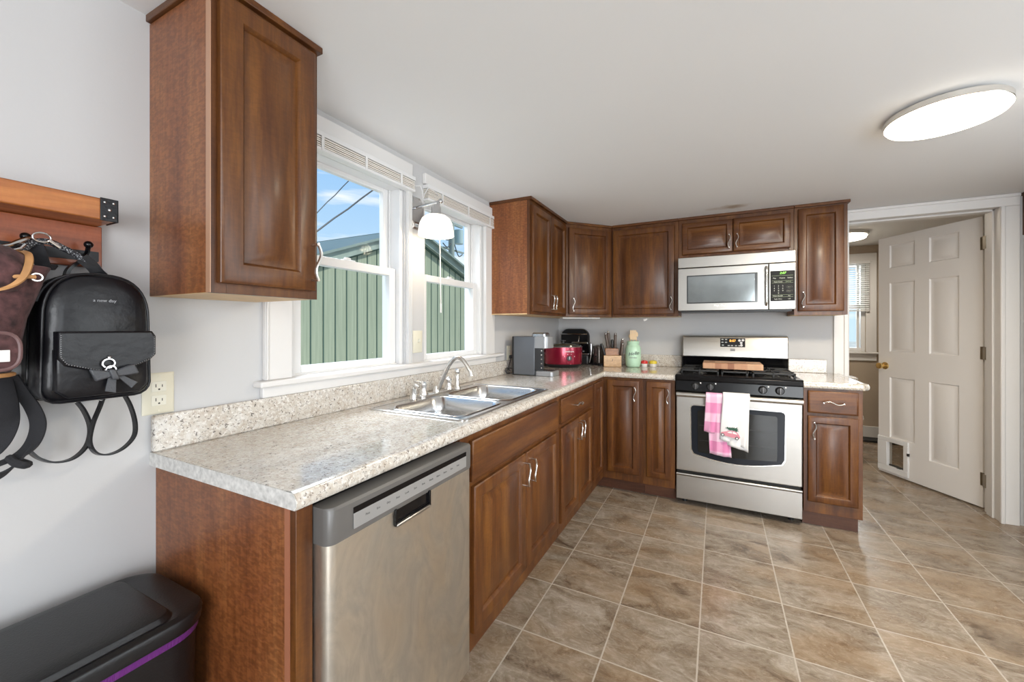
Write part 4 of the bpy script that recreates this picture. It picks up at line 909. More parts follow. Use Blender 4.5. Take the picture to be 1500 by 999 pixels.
# printed car (on the front fold)
py = 2.3915
def pr(pts, mt, name, d=0.0008, y=py):
    return obj(name, MB().prism([V(x, y, z) for x, z in pts], V(0, d+0.004, 0)), mt, tw)
cx0, cz0 = 1.457, 0.560
def tp(px, pyy):   # towel print coordinates: crop pixels -> plane
    return (1.4035+(px-260)*0.000229, 0.6155-(pyy-190)*0.000228)
pr([tp(*q) for q in [(410, 380), (500, 355), (560, 340), (640, 310), (760, 320), (820, 350), (870, 420), (900, 480), (880, 515), (700, 505), (500, 470), (410, 440)]], PINKINK, 'printed_car')
pr([tp(*q) for q in [(565, 365), (640, 330), (685, 330), (690, 390), (600, 382)]], WINK, 'printed_window', y=py-0.001)
pr([tp(*q) for q in [(705, 333), (765, 340), (815, 385), (825, 405), (710, 392)]], WINK, 'printed_window', y=py-0.001)
for q in ((450, 447), (815, 515)):
    c = tp(*q); obj('printed_wheel', MB().lathe((c[0], py, c[1]), [(0.0, 0.0), (0.0105, 0.0), (0.0105, 0.0012), (0.0, 0.0013)], 16, (0, -1, 0)), INK, tw)
    obj('printed_hub', MB().lathe((c[0], py-0.0012, c[1]), [(0.0, 0.0), (0.006, 0.0), (0.006, 0.0006), (0.0, 0.0007)], 14, (0, -1, 0)), WINK, tw)
trp = [(515, 243), (560, 232), (575, 205), (610, 235), (640, 212), (665, 240), (690, 205), (715, 235), (745, 205), (765, 235), (830, 200), (815, 245), (855, 250), (820, 275), (865, 310), (815, 312), (800, 345), (770, 300), (730, 305), (690, 290), (640, 300), (600, 290), (590, 265)]
pr([tp(*q) for q in trp], GREENINK, 'printed_tree')

# ------------------------------------------------------------------ microwave
mw = thing('microwave', 'stainless over-the-range microwave mounted above the stove', 'microwave', (1.516, 2.9, 1.397))
mx0, mx1, mz0, mz1 = 1.144, 1.898, 1.395, 1.7985
obj('body', MB().box(mx0+0.003, mx1-0.003, 2.725, D-0.002, mz0+0.004, mz1-0.001), BLKPL, mw)
obj('underside_vent', MB().box(mx0+0.02, mx1-0.02, 2.715, 2.95, mz0-0.012, mz0+0.004), BLKPL, mw)
obj('top_vent', MB().box(mx0, mx1, 2.692, 2.725, 1.720, mz1), STEEL, mw, bevel=0.003)
md = obj('door', MB().box(mx0, 1.737, 2.690, 2.725, mz0, 1.715), STEEL, mw, bevel=0.003)
obj('screen_bezel', MB().box(1.206, 1.672, 2.688, 2.6905, 1.448, 1.660), mat('bezel_dark', (0.05, 0.055, 0.06), 0.15, coat=0.5), md, bevel=0.002)
obj('screen', MB().box(1.214, 1.655, 2.6865, 2.6885, 1.456, 1.652), MWG, md, bevel=0.001)
m = MB(); m.tube([V(1.724, 2.69, 1.425), V(1.724, 2.668, 1.430), V(1.724, 2.664, 1.45), V(1.724, 2.664, 1.67), V(1.724, 2.668, 1.69), V(1.724, 2.69, 1.695)], 0.0075, 10)
obj('handle', m, mat('bright_steel', (0.8, 0.8, 0.79), 0.18, 1.0), md, ang=70)
mpn = obj('control_side', MB().box(1.741, mx1, 2.690, 2.725, mz0, 1.715), STEEL, mw, bevel=0.003)
kp_ = obj('keypad', MB().box(1.749, 1.893, 2.687, 2.6905, 1.452, 1.662), mat('keypad_black', (0.006, 0.006, 0.007), 0.45, spec=0.2), mpn, bevel=0.001)
ky = 2.6868
text('clock_digits', '2:07', 0.021, (1.822, ky, 1.645), X, Z, LEDG, kp_, 0.0002, shear=0.2)
GREENL = mat('key_green', (0.30, 0.38, 0.22), 0.5); KEYW = mat('key_legend', (0.6, 0.62, 0.55), 0.5)
obj('key_line', MB().box(1.757, 1.882, ky-0.0004, ky, 1.627, 1.6285).box(1.757, 1.882, ky-0.0004, ky, 1.592, 1.5932).box(1.757, 1.882, ky-0.0004, ky, 1.577, 1.5782).box(1.757, 1.882, ky-0.0004, ky, 1.494, 1.4952).box(1.757, 1.882, ky-0.0004, ky, 1.480, 1.4812), GREENL, kp_)
for bx, tx in ((1.773, 'Pop'), (1.819, 'Potato'), (1.865, 'Soften')): text('key_legend', tx, 0.012, (bx, ky, 1.611), X, Z, KEYW, kp_, 0.0002)
text('key_legend', 'Auto Cook', 0.011, (1.795, ky, 1.585), X, Z, KEYW, kp_, 0.0002); text('key_legend', 'Defrost', 0.010, (1.855, ky, 1.585), X, Z, GREENL, kp_, 0.0002)
for r_ in range(3):
    for c_ in range(3): text('key_legend', str(r_*3+c_+1), 0.013, (1.772+c_*0.025, ky, 1.556-r_*0.0165), X, Z, KEYW, kp_, 0.0002)
text('key_legend', '0', 0.013, (1.797, ky, 1.5065), X, Z, KEYW, kp_, 0.0002)
for z, tx in ((1.548, 'Start'), (1.520, 'Clear')):
    m = MB(); m.lathe((1.860, ky, z), [(0.0175, 0.0), (0.0175, 0.0006), (0.0160, 0.0006), (0.0160, 0.0)], 20, (0, -1, 0), sx=1, sy=0.62); obj('key_ring', m, GINK, kp_)
    text('key_legend', tx, 0.009, (1.860, ky, z), X, Z, KEYW, kp_, 0.0002)
text('key_legend', 'Timer On/Off', 0.010, (1.792, ky, 1.487), X, Z, KEYW, kp_, 0.0002); text('key_legend', 'Fan', 0.010, (1.860, ky, 1.487), X, Z, KEYW, kp_, 0.0002)
text('key_legend', 'Light Hi/Lo', 0.010, (1.795, ky, 1.466), X, Z, KEYW, kp_, 0.0002); text('key_legend', 'Off', 0.010, (1.860, ky, 1.466), X, Z, KEYW, kp_, 0.0002)
text('badge_lettering', 'Magic Chef', 0.017, (1.430, 2.6895, 1.430), X, Z, mat('badge_silver', (0.9, 0.9, 0.9), 0.3), md, 0.0003)

# ------------------------------------------------------------------ things on the worktop
cf = thing('coffee_machine', 'dark grey pod coffee machine standing beside the window on the long worktop', 'coffee machine', (0.22, 2.07, CT))
ya, yb = 2.0, 2.135
m = MB(); m.box(0.085, 0.251, ya, yb, CT+0.003, 1.205)
obj('body', m, COF, cf, bevel=0.004)
obj('rear_tank', MB().box(0.068, 0.085, ya+0.004, yb-0.004, CT+0.002, 1.204), BLKPL, cf, bevel=0.004)
hd_ = MB(); hd_.box(0.251, 0.325, ya, yb, 1.122, 1.205); hd_.loft([[V(0.325+0.0, ya, z)]+[V(0.325+0.034*math.sin(math.pi*k/10), ya+(yb-ya)*(0.5-0.5*math.cos(math.pi*k/10)), z) for k in range(11)]+[V(0.325, yb, z)] for z in (1.122, 1.205)])
obj('brew_head', hd_, GREYS, cf, bevel=0.002)
obj('lid_lever', MB().loft([rrect(0.215, 0.325, ya+0.02, yb-0.02, 0.02, 1.205), rrect(0.215, 0.325, ya+0.02, yb-0.02, 0.02, 1.222), rrect(0.222, 0.318, ya+0.03, yb-0.03, 0.015, 1.232)]), mat('lever_silver', (0.45, 0.47, 0.50), 0.25, 0.9), cf)
obj('front_recess', MB().box(0.251, 0.256, ya+0.004, yb-0.004, 0.965, 1.122), BLKPL, cf)
m = MB(); m.box(0.256, 0.318, ya+0.002, ya+0.012, 0.965, 1.122)
obj('side_plate', m, mat('charcoal_plate', (0.03, 0.032, 0.036), 0.3), cf)
for k in range(5): obj('indicator', MB().lathe((0.305, ya+0.0018, 1.105-k*0.030), [(0.0, 0.0), (0.0050, 0.0), (0.0050, 0.001), (0.0, 0.0012)], 12, (0, -1, 0)), CHROME, cf)
m = MB(); m.loft([rrect(0.251, 0.390, ya, yb, 0.022, CT+0.002), rrect(0.251, 0.390, ya, yb, 0.022, CT+0.030), rrect(0.256, 0.385, ya+0.005, yb-0.005, 0.020, CT+0.036)])
dt = obj('drip_tray', m, GREYS, cf); m = MB()
for k in range(7): m.box(0.262+k*0.017, 0.270+k*0.017, ya+0.02, yb-0.02, CT+0.036, CT+0.038)
obj('grid', m, BLKPL, dt)
cd = [V(0.068, 2.04, 0.96), V(0.05, 2.02, 0.97), V(0.04, 1.99, 0.965), V(0.045, 1.97, 0.945), V(0.052, 1.985, 0.934), V(0.05, 2.01, 0.95), V(0.038, 1.985, 0.975), V(0.036, 1.965, 0.955), V(0.05, 1.975, 0.935), V(0.045, 2.0, 0.985), V(0.03, 2.05, 1.02), V(0.02, 2.08, 1.045)]
def smooth(P, n=6):
    out = []
    for i in range(len(P)-1):
        p0, p1, p2, p3 = P[max(i-1, 0)], P[i], P[i+1], P[min(i+2, len(P)-1)]
        for k in range(n):
            t = k/n; out.append(0.5*((2*p1)+(p2-p0)*t+(2*p0-5*p1+4*p2-p3)*t*t+(3*p1-p0-3*p2+p3)*t**3))
    return out+[P[-1]]
obj('power_cord', MB().tube(smooth([V(p.x, p.y, max(p.z, CT+0.006)) for p in cd], 5), 0.0032, 8), BLKPL, cf)
obj('plug', MB().box(0.0078, 0.028, 2.07, 2.095, 1.035, 1.06), BLKPL, cf, bevel=0.004)

sc_ = thing('slow_cooker', 'oval dark red slow cooker with black base beside the coffee machine', 'slow cooker', (0.215, 2.70, CT))
rot = math.atan2(0.36, 0.93)
def ov(r, z): return (r, z)
c = V(0.205, 2.695, 0); 
def oval(prof, zoff=0): return MB().lathe(V(c.x, c.y, 0), prof, 40, (0, 0, 1), sx=1.0, sy=0.74, rot=rot+math.pi)
obj('base', oval([(0.0, CT+0.001), (0.135, CT+0.001), (0.148, CT+0.012), (0.156, 0.955), (0.0, 0.956)]), BLKPL, sc_)
cs = obj('shell', oval([(0.0, 0.9555), (0.160, 0.9555), (0.163, 0.965), (0.166, 1.08), (0.165, 1.098), (0.0, 1.099)]), RED, sc_, ang=50)
obj('rim', oval([(0.0, 1.0991), (0.167, 1.0991), (0.168, 1.103), (0.160, 1.107), (0.0, 1.1072)]), mat('rim_silver', (0.6, 0.55, 0.55), 0.25, 0.9), sc_)
ld = obj('lid', oval([(0.0, 1.1073), (0.158, 1.1073), (0.156, 1.114), (0.12, 1.126), (0.05, 1.133), (0.0, 1.134)]), mat('dark_lid', (0.03, 0.035, 0.03), 0.1, coat=0.8), sc_)
obj('lid_knob', MB().lathe((c.x, c.y, 1.133), [(0.0, 0), (0.012, 0), (0.012, 0.012), (0.022, 0.016), (0.022, 0.024), (0.0, 0.026)], 18), BLKPL, ld)
# front details: at the oval's near side
fd = V(math.sin(0.37)*1.0, -math.cos(0.37), 0); fu = V(-fd.y, fd.x, 0)
fp = c+fd*0.1285+fu*0.045
fn = (fd*1.0+fu*0.18).normalized(); fu2 = V(-fn.y, fn.x, 0); fp = c+fu*0.050+fd*0.1195
obj('dial', MB().lathe(V(fp.x, fp.y, 1.008), [(0.0, 0), (0.022, 0), (0.020, 0.014), (0.0, 0.015)], 20, fn), BLKPL, cs)
obj('dial_pointer', MB().obox(V(fp.x, fp.y, 1.0)+fn*0.015-fu2*0.003, fu2*0.006, V(0, 0, 0.024), fn*0.003), WINK, cs)
text('lettering', 'crock\u00b7pot', 0.020, V(fp.x, fp.y, 1.066)+fn*0.004, fu2, Z, WINK, cs, 0.0008, bold=True)
for a_ in (-0.042, -0.014, 0.016, 0.044):
    q = V(fp.x, fp.y, 1.02+0.018*(1 if abs(a_) < 0.03 else 0)+0.004)+fu2*a_+fn*0.005
    obj('setting_dot', MB().lathe(q-fn*0.002, [(0.0, 0), (0.003, 0), (0.003, 0.003), (0.0, 0.003)], 8, fn), WINK, cs)
for sgn in (-1, 1):
    e = c+fu*sgn*0.162; obj('side_handle', MB().obox(V(e.x, e.y, 1.055)-fd*0.04, fd*0.08, fu*sgn*0.022, V(0, 0, 0.016)), BLKPL, sc_, bevel=0.005)

gr = thing('contact_grill', 'black contact grill with its lid standing open behind the slow cooker', 'grill', (0.2, 2.98, CT))
gc = V(0.185, 2.985, 0)
obj('base', MB().box(0.07, 0.36, 2.93, 3.09, CT+0.004, 1.02), BLKPL, gr, bevel=0.015, seg=3)
obj('base_trim', MB().box(0.066, 0.364, 2.926, 3.094, 1.02, 1.032), CHROME, gr, bevel=0.004)
def lidp(z0, z1, x0, x1, r, y, n=8):
    P = [V(x0, y, z0), V(x1, y, z0)]
    for cx, cz, a0 in ((x1-r, z1-r, 0), (x0+r, z1-r, 90)):
        for k in range(n+1): t = math.radians(a0+90*k/n); P.append(V(cx+r*math.cos(t), y, cz+r*math.sin(t)))
    return P
lo = obj('open_lid', MB().loft([lidp(1.03, 1.250, 0.075, 0.330, 0.07, 2.992), lidp(1.032, 1.256, 0.068, 0.337, 0.075, 3.005), lidp(1.032, 1.256, 0.068, 0.337, 0.075, 3.055), lidp(1.035, 1.245, 0.085, 0.32, 0.07, 3.07)]), BLACK, gr)
m = MB(); m.tube([V(0.075, 2.985, 1.205), V(0.10, 2.962, 1.206), V(0.20, 2.955, 1.206), V(0.305, 2.962, 1.206), V(0.330, 2.985, 1.205)], 0.0045, 8)
obj('chrome_bar', m, CHROME, lo)
m = MB(); m.tube([V(0.255, 2.985, 1.19), V(0.262, 2.965, 1.17), V(0.258, 2.955, 1.13), V(0.235, 2.95, 1.10)], 0.005, 8); m.box(0.20, 0.35, 2.935, 2.955, 1.118, 1.134)
obj('latch', m, CHROME, lo, bevel=0.002)
m = MB(); m.tube([V(0.365, 2.95, 0.95), V(0.378, 2.945, 1.0), V(0.385, 2.94, 1.06), V(0.382, 2.945, 1.12), V(0.36, 2.97, 1.13)], 0.007, 8)
obj('side_arm', m, CHROME, gr)
toa = thing('toaster', 'small black and chrome toaster in the corner beside the contact grill', 'toaster', (0.42, 3.02, CT))
m = MB(); m.loft([rrect(0.392, 0.470, 2.945, 3.08, 0.02, CT+0.014), rrect(0.390, 0.472, 2.943, 3.082, 0.022, 1.05), rrect(0.394, 0.468, 2.95, 3.076, 0.022, 1.098), rrect(0.405, 0.457, 2.965, 3.06, 0.02, 1.104)])
obj('shell', m, mat('toaster_dark', (0.10, 0.085, 0.075), 0.22, 0.8), toa, ang=50)
obj('base', MB().loft([rrect(0.386, 0.476, 2.940, 3.085, 0.02, CT+0.0), rrect(0.386, 0.476, 2.940, 3.085, 0.02, CT+0.014)]), BLKPL, toa)
obj('lever', MB().box(0.422, 0.440, 2.925, 2.943, 1.00, 1.012), BLKPL, toa, bevel=0.003)
obj('slot', MB().box(0.414, 0.421, 2.97, 3.055, 1.1035, 1.1055).box(0.441, 0.448, 2.97, 3.055, 1.1035, 1.1055), DKPL, toa)
cpts = smooth([V(0.43, 2.93, 0.95), V(0.46, 2.90, 0.934), V(0.50, 2.91, 0.940), V(0.49, 2.94, 0.934), V(0.455, 2.915, 0.945), V(0.47, 2.88, 0.932), V(0.51, 2.89, 0.934), V(0.50, 2.935, 0.95)], 5)
tag(obj('appliance_cord', MB().tube(cpts, 0.004, 8), BLKPL, loc=(0.46, 2.9, CT)), 'coiled black appliance cord on the worktop between toaster and knife block', 'cord')

kb = thing('knife_block', 'two-tier wooden knife block in the worktop corner beside the mint bottle', 'knife block', (0.60, 2.86, CT))
ku = V(0.95, 0.30, 0).normalized(); kn_ = V(ku.y, -ku.x, 0)    # ku along width, kn_ towards camera
ko = V(0.528, 2.835, CT+0.001)
m = MB(); m.obox(ko, ku*0.150, -kn_*0.085, V(0, 0, 0.098)); obj('lower_block', m, KBL, kb, bevel=0.003)
m = MB(); q = ko+ku*0.012-kn_*0.040; m.prism([q+V(0, 0, 0.098), q+ku*0.122+V(0, 0, 0.098), q+ku*0.118+V(0, 0, 0.158)-kn_*0.006, q+ku*0.004+V(0, 0, 0.158)-kn_*0.006], -kn_*0.085)
obj('upper_block', m, KBD, kb, bevel=0.002)
m = MB(); m.obox(ko+ku*0.070+kn_*0.0002+V(0, 0, 0.05), ku*0.006+V(0, 0, 0.02), ku*0.004, kn_*0.0008); obj('maker_mark', m, INK, kb)
kl = [('black-handled knife standing at the corner side of the knife block', 0.010, -0.012, 0.20, -0.30, 0.0), ('steel-capped brown knife leaning towards the corner in the knife block, largest of them', 0.040, -0.055, 0.285, -0.16, 1.0), ('steel-capped brown knife at the back of the knife block', 0.055, -0.095, 0.30, -0.08, 1.0),
      ('short black-handled knife in the middle of the knife block', 0.076, -0.055, 0.235, 0.0, 0.0), ('upright steel-capped knife in the knife block next to the short black one', 0.100, -0.060, 0.285, 0.03, 1.0), ('thin brown-handled knife at the bottle side of the knife block', 0.140, -0.030, 0.235, 0.16, 1.0), ('last slim brown-handled knife at the bottle edge of the knife block', 0.150, -0.012, 0.20, 0.10, 1.0)]
for lab, a_, d_, top, lean, st_ in kl:
    zb = 0.10 if a_ < 0.03 or a_ > 0.13 else 0.158
    if d_ > -0.03: zb = 0.099
    p0 = ko+ku*a_+kn_*d_+V(0, 0, zb); p1 = ko+ku*(a_+lean*(top-zb))+kn_*(d_)+V(0, 0, top)
    dv = (p1-p0)
    kr = thing('kitchen_knife', lab, 'knife', p0, 'knives in the knife block')
    obj('handle', MB().tube([p0, p0+dv*0.15, p0+dv*0.5, p0+dv*0.85, p1], [0.009, 0.0125, 0.011, 0.0135, 0.010], 10), BLKPL if not st_ else mat('knife_handle_brown', (0.10, 0.07, 0.055), 0.35), kr)
    if st_: obj('end_cap', MB().ball(p1, 0.0125, sz=0.7), CHROME, kr)

bt = V(0.757, 2.945, CT+0.001)
b_ = thing('utensil_jar', 'mint green jar with black script holding wooden utensils', 'jar', bt)
m = MB(); m.lathe(bt, [(0.0, 0.0), (0.052, 0.0), (0.060, 0.010), (0.065, 0.04), (0.066, 0.145), (0.064, 0.165), (0.056, 0.184), (0.050, 0.190), (0.049, 0.194), (0.052, 0.198), (0.052, 0.222), (0.047, 0.224), (0.046, 0.20), (0.0, 0.195)], 36)
jo = obj('jar_body', m, MINT, b_, ang=60)
tcam = V(1.4145-bt.x, -0.5266-bt.y, 0).normalized(); tu = V(-tcam.y, tcam.x, 0)
text('script_lettering', 'Hello', 0.040, bt+tcam*0.0655+V(0, 0, 0.118)+tu*0.004, tu+V(0, 0, 0.18), Z-tu*0.18, INK, jo, 0.0006, shear=0.4)
text('small_lettering', 'UTENSILS', 0.015, bt+tcam*0.0655+V(0, 0, 0.083), tu, Z, GINK, jo, 0.0006)
for i, (lab, ax_, ay_, hh, w_) in enumerate([('flat wooden spatula standing in the mint jar, its broad head slotted', 0.0, 0.0, 0.320, 0.052), ('slim wooden spoon leaning in the mint jar towards the knife block', -0.025, 0.012, 0.300, 0.026), ('wooden turner leaning in the mint jar towards the stove', 0.026, 0.014, 0.315, 0.032)]):
    q = bt+tu*ax_-tcam*ay_; ur = thing('wooden_utensil', lab, 'utensil', q+V(0, 0, 0.22), 'wooden utensils in the mint jar')
    obj('shaft', MB().tube([q+V(0, 0, 0.202), q+V(0, 0, hh-0.06)], 0.005, 8), WSPOON, ur)
    mh = MB(); 
    if i == 0:
        for k in range(4): mh.obox(q+tu*(-w_/2+k*0.0135)+V(0, 0, 0.235), tu*0.0115, tcam*0.006, V(0, 0, hh-0.238))
        mh.obox(q+tu*(-w_/2)+V(0, 0, 0.235), tu*w_, tcam*0.0055, V(0, 0, 0.05))
    else: mh.ball(q+V(0, 0, hh-0.035), w_/2, sz=1.5, sx=1.0, sy=0.55)
    obj('head', mh, WSPOON, ur, bevel=0.001)
for lab, cx, cy, mt, w_ in (('red-capped little ceramic salt shaker between the mint jar and the yellow one', 0.845, 2.985, REDP, 1.0), ('yellow-capped little ceramic shaker beside the stove, next to the red one', 0.915, 3.010, YELP, 1.12)):
    s_ = thing('spice_shaker', lab, 'shaker', (cx, cy, CT), 'small shakers on the worktop'); g0 = V(cx, cy, CT+0.001)
    obj('jar_body', MB().lathe(g0, [(0.0, 0), (0.023*w_, 0), (0.026*w_, 0.006), (0.027*w_, 0.028), (0.0, 0.029)], 22), WCER, s_)
    obj('cap', MB().lathe(g0, [(0.0, 0.0291), (0.029*w_, 0.0291), (0.030*w_, 0.036), (0.028*w_, 0.048), (0.018*w_, 0.056), (0.0, 0.058)], 22), mt, s_)
    m = MB()
    for k in range(5): t = k*1.257; m.ball(g0+V(0.020*w_*math.cos(t), 0.020*w_*math.sin(t), 0.0505), 0.004, n=8)
    obj('cap_dots', m, WCER, s_)

# ------------------------------------------------------------------ outlets and switch
def outlet(label, o, u, n, w=0.070, h=0.115, kind='outlet'):
    o, u, n = V(o), V(u), V(n); r = thing('wall_outlet' if kind == 'outlet' else 'light_switch', label, kind, o)
    def pp(a, z, d): return o+u*a+Z*z+n*d
    pl = obj('cover_plate', MB().loft([[pp(a*w/2, b*h/2, 0) for a, b in ((-1, -1), (1, -1), (1, 1), (-1, 1))], [pp(a*w/2, b*h/2, 0.003) for a, b in ((-1, -1), (1, -1), (1, 1), (-1, 1))], [pp(a*(w/2-0.005), b*(h/2-0.005), 0.006) for a, b in ((-1, -1), (1, -1), (1, 1), (-1, 1))]]), CREAM, r)
    if kind == 'outlet':
        for zc in (-0.0195, 0.0195):
            s = obj('socket', MB().obox(pp(-0.0165, zc-0.0145, 0.006), u*0.033, Z*0.029, n*0.0015), mat('ivory_light', (0.74, 0.72, 0.62), 0.3), pl, bevel=0.001)
            obj('slots', MB().obox(pp(-0.008, zc-0.002, 0.0075), u*0.0018, Z*0.009, n*0.0003).obox(pp(0.006, zc-0.002, 0.0075), u*0.0018, Z*0.007, n*0.0003).cyl(pp(0.0, zc-0.008, 0.0074), pp(0.0, zc-0.008, 0.0079), 0.0024, n=10), DKPL, s)
    else:
        obj('toggle', MB().obox(pp(-0.004, -0.004, 0.005), u*0.008, Z*0.016, n*0.014+Z*0.004), mat('ivory_light', (0.74, 0.72, 0.62), 0.3), pl, bevel=0.001)
    m = MB()
    for z in ((-h*0.42, h*0.42, 0) if kind == 'outlet' else (-h*0.42, h*0.42)): m.cyl(pp(0, z, 0.0055), pp(0, z, 0.0068), 0.0028, n=10)
    obj('screws', m, CREAM, pl)
    return r
outlet('ivory double power outlet on the wall beneath the black backpack', (0.0, 0.017, 1.086), Y, X)
outlet('ivory power outlet behind the coffee machine', (0.0, 2.085, 1.072), Y, X, h=0.12)
outlet('ivory toggle light switch between the two windows', (0.0, 1.078, 1.195), Y, X, kind='switch')

# ------------------------------------------------------------------ sconce
sn = thing('wall_lamp', 'lit chrome wall lamp with white bell glass shade between the windows', 'lamp', (0.0, 1.06, 1.865))
oc = lambda s, x: [V(x, 1.062+s*a, 1.862+s*b) for a, b in ((-0.028, -0.085), (0.028, -0.085), (0.055, -0.035), (0.055, 0.05), (0.03, 0.085), (-0.03, 0.085), (-0.055, 0.05), (-0.055, -0.035))]
obj('back_plate', MB().loft([oc(1, 0.0), oc(1, 0.006), oc(0.9, 0.014), oc(0.55, 0.018)]), CHROME, sn)
m = MB(); m.tube([V(0.01, 1.052, 1.885), V(0.06, 1.058, 1.893), V(0.155, 1.068, 1.905)], 0.0075, 12); m.ball((0.158, 1.068, 1.905), 0.0125); m.cyl((0.150, 1.062, 1.905), (0.150, 1.062, 1.870), 0.008); 
obj('arm', m, CHROME, sn, ang=60)
m = MB(); sc0 = V(0.150, 1.045, 0); m.lathe(sc0, [(0.0, 1.880), (0.018, 1.880), (0.024, 1.868), (0.024, 1.842), (0.030, 1.834), (0.030, 1.826), (0.0, 1.825)], 24)
obj('socket_cup', m, CHROME, sn)
m = MB(); prof = [(0.028, 1.830), (0.050, 1.826), (0.068, 1.812), (0.080, 1.788), (0.086, 1.755), (0.088, 1.728), (0.085, 1.728), (0.082, 1.755), (0.076, 1.785), (0.064, 1.807), (0.048, 1.820), (0.028, 1.823)]
m.loft([[sc0+V(math.cos(2*math.pi*k/36)*r_, math.sin(2*math.pi*k/36)*r_, z_) for k in range(36)] for r_, z_ in prof], cap=False, loop=True)
obj('glass_shade', m, LAMPG, sn, ang=60)
pl_ = bpy.data.lights.new('wall_lamp_bulb', 'POINT'); pl_.energy = 2.2; pl_.color = (1.0, 0.80, 0.56); pl_.shadow_soft_size = 0.03
po = bpy.data.objects.new('bulb', pl_); S.collection.objects.link(po); po.parent = sn; po.location = V(0.150, 1.045, 1.70)-sn.location

# ceiling flush light
cl = thing('ceiling_light', 'lit round white flush ceiling light with thin metal rim', 'lamp', (2.22, 1.585, H))
obj('rim', MB().lathe((2.22, 1.585, H-0.001), [(0.0, 0.0), (0.160, 0.0), (0.178, -0.010), (0.178, -0.030), (0.174, -0.034), (0.0, -0.030)], 64), NICK, cl)
obj('diffuser', MB().lathe((2.22, 1.585, H-0.030), [(0.0, -0.001), (0.174, -0.001), (0.177, -0.006), (0.171, -0.014), (0.13, -0.024), (0.07, -0.029), (0.0, -0.031)], 64), FLUSH, cl, ang=70)
al = bpy.data.lights.new('ceiling_light_lamp', 'AREA'); al.shape = 'DISK'; al.size = 0.34; al.energy = 30; al.color = (1.0, 0.86, 0.66)
ao = bpy.data.objects.new('lamp', al); S.collection.objects.link(ao); ao.parent = cl; ao.location = (0, 0, -0.072)
cl2 = thing('ceiling_light', 'lit flat ceiling light seen through the doorway in the next room', 'lamp', (2.62, 4.5, HZ))
obj('rim', MB().lathe((2.55, 4.45, HZ-0.001), [(0.0, 0.0), (0.21, 0.0), (0.21, -0.03), (0.0, -0.03)], 40), NICK, cl2)
obj('diffuser', MB().lathe((2.55, 4.45, HZ-0.031), [(0.0, 0.0), (0.20, 0.0), (0.19, -0.022), (0.1, -0.036), (0.0, -0.038)], 40), FLUSH, cl2)
al = bpy.data.lights.new('hall_light_lamp', 'AREA'); al.shape = 'DISK'; al.size = 0.35; al.energy = 11; al.color = (1.0, 0.91, 0.78)
ao = bpy.data.objects.new('lamp', al); S.collection.objects.link(ao); ao.parent = cl2; ao.location = (-0.07, -0.05, -0.08)

# ------------------------------------------------------------------ coat rack, bags
cr = thing('coat_rack', 'reddish wooden wall coat rack with shelf, black corner bracket and hooks', 'coat rack', (0.06, -0.45, 1.5))
obj('back_board', MB().box(0.001, 0.022, -0.80, -0.101, 1.419, 1.522), SHELF2, cr, bevel=0.002)
obj('shelf', MB().box(0.001, 0.118, -0.80, -0.106, 1.5225, 1.573), SHELF, cr, bevel=0.003)
bk = obj('corner_bracket', MB().box(0.1182, 0.121, -0.134, -0.103, 1.521, 1.5745).box(0.06, 0.121, -0.1058, -0.103, 1.521, 1.5745), mat('bracket_black', (0.012, 0.012, 0.014), 0.3, 0.4, bump=0.3, bscale=200), cr, bevel=0.001)
m = MB()
for y in (-0.127, -0.112):
    for z in (1.531, 1.564): m.ball((0.1215, y, z), 0.0032, n=10)
m.ball((0.1215, -0.119, 1.547), 0.0042, n=10)
obj('screws', m, CHROME, bk)
obj('hook_rail', MB().box(0.022, 0.026, -0.80, -0.108, 1.434, 1.458), mat('rail_black', (0.02, 0.02, 0.022), 0.4, 0.5), cr)
for y in (-0.137, -0.232, -0.42):
    m = MB(); m.tube([V(0.026, y, 1.446), V(0.045, y, 1.444), V(0.058, y, 1.450), V(0.064, y, 1.463)], 0.0045, 8); m.ball((0.065, y, 1.468), 0.0085)
    m.tube([V(0.028, y, 1.442), V(0.048, y, 1.420), V(0.062, y, 1.418), V(0.068, y, 1.428)], 0.004, 8)
    obj('hook', m, BLACK, cr)

bp_ = thing('backpack', 'black leather-look mini backpack with bow hanging from the coat rack', 'backpack', (0.08, -0.14, 1.10), 'backpacks on the coat rack')
y0, y1, zb, ztp = -0.228, -0.052, 1.108, 1.392
def bag_outline(x, y0, y1, zb, zt, r=0.028, n=10, sh=0.62):
    P = []
    cy = (y0+y1)/2; hw = (y1-y0)/2; zs = zb+(zt-zb)*sh
    for k in range(5): t = math.radians(270+90*k/4); P.append(V(x, y1-r+r*math.cos(t), zb+r+r*math.sin(t)))
    for k in range(n*2+1):
        t = math.pi*k/(n*2); P.append(V(x, cy+hw*math.copysign(abs(math.cos(t))**0.75, math.cos(t))*0.97, zs+(zt-zs)*math.sin(t)**0.8))
    for k in range(5): t = math.radians(180+90*k/4); P.append(V(x, y0+r+r*math.cos(t), zb+r+r*math.sin(t)))
    return P
def ins(P, d):
    c = sum(P, Vector())/len(P); return [p+(c-p).normalized()*d for p in P]
O = lambda x: bag_outline(x, y0, y1, zb, ztp)
obj('body', MB().loft([ins(O(0.008), 0.02), O(0.018), O(0.075), O(0.130), ins(O(0.143), 0.008), ins(O(0.148), 0.03)]), LEATH, bp_, ang=70)
def closed_tube(P, r, n=8): return MB().tube(P, r, n, loop=True)
obj('front_piping', closed_tube([p+V(0.002, 0, 0) for p in O(0.135)], 0.0028), LEATH, bp_)
obj('rear_piping', closed_tube(O(0.055), 0.0024), LEATH, bp_)
obj('zipper', MB().tube([p for p in ins(O(0.092), -0.0015)[6:24]], 0.0028, 6), mat('zip_dark', (0.06, 0.06, 0.065), 0.4, 0.6), bp_)
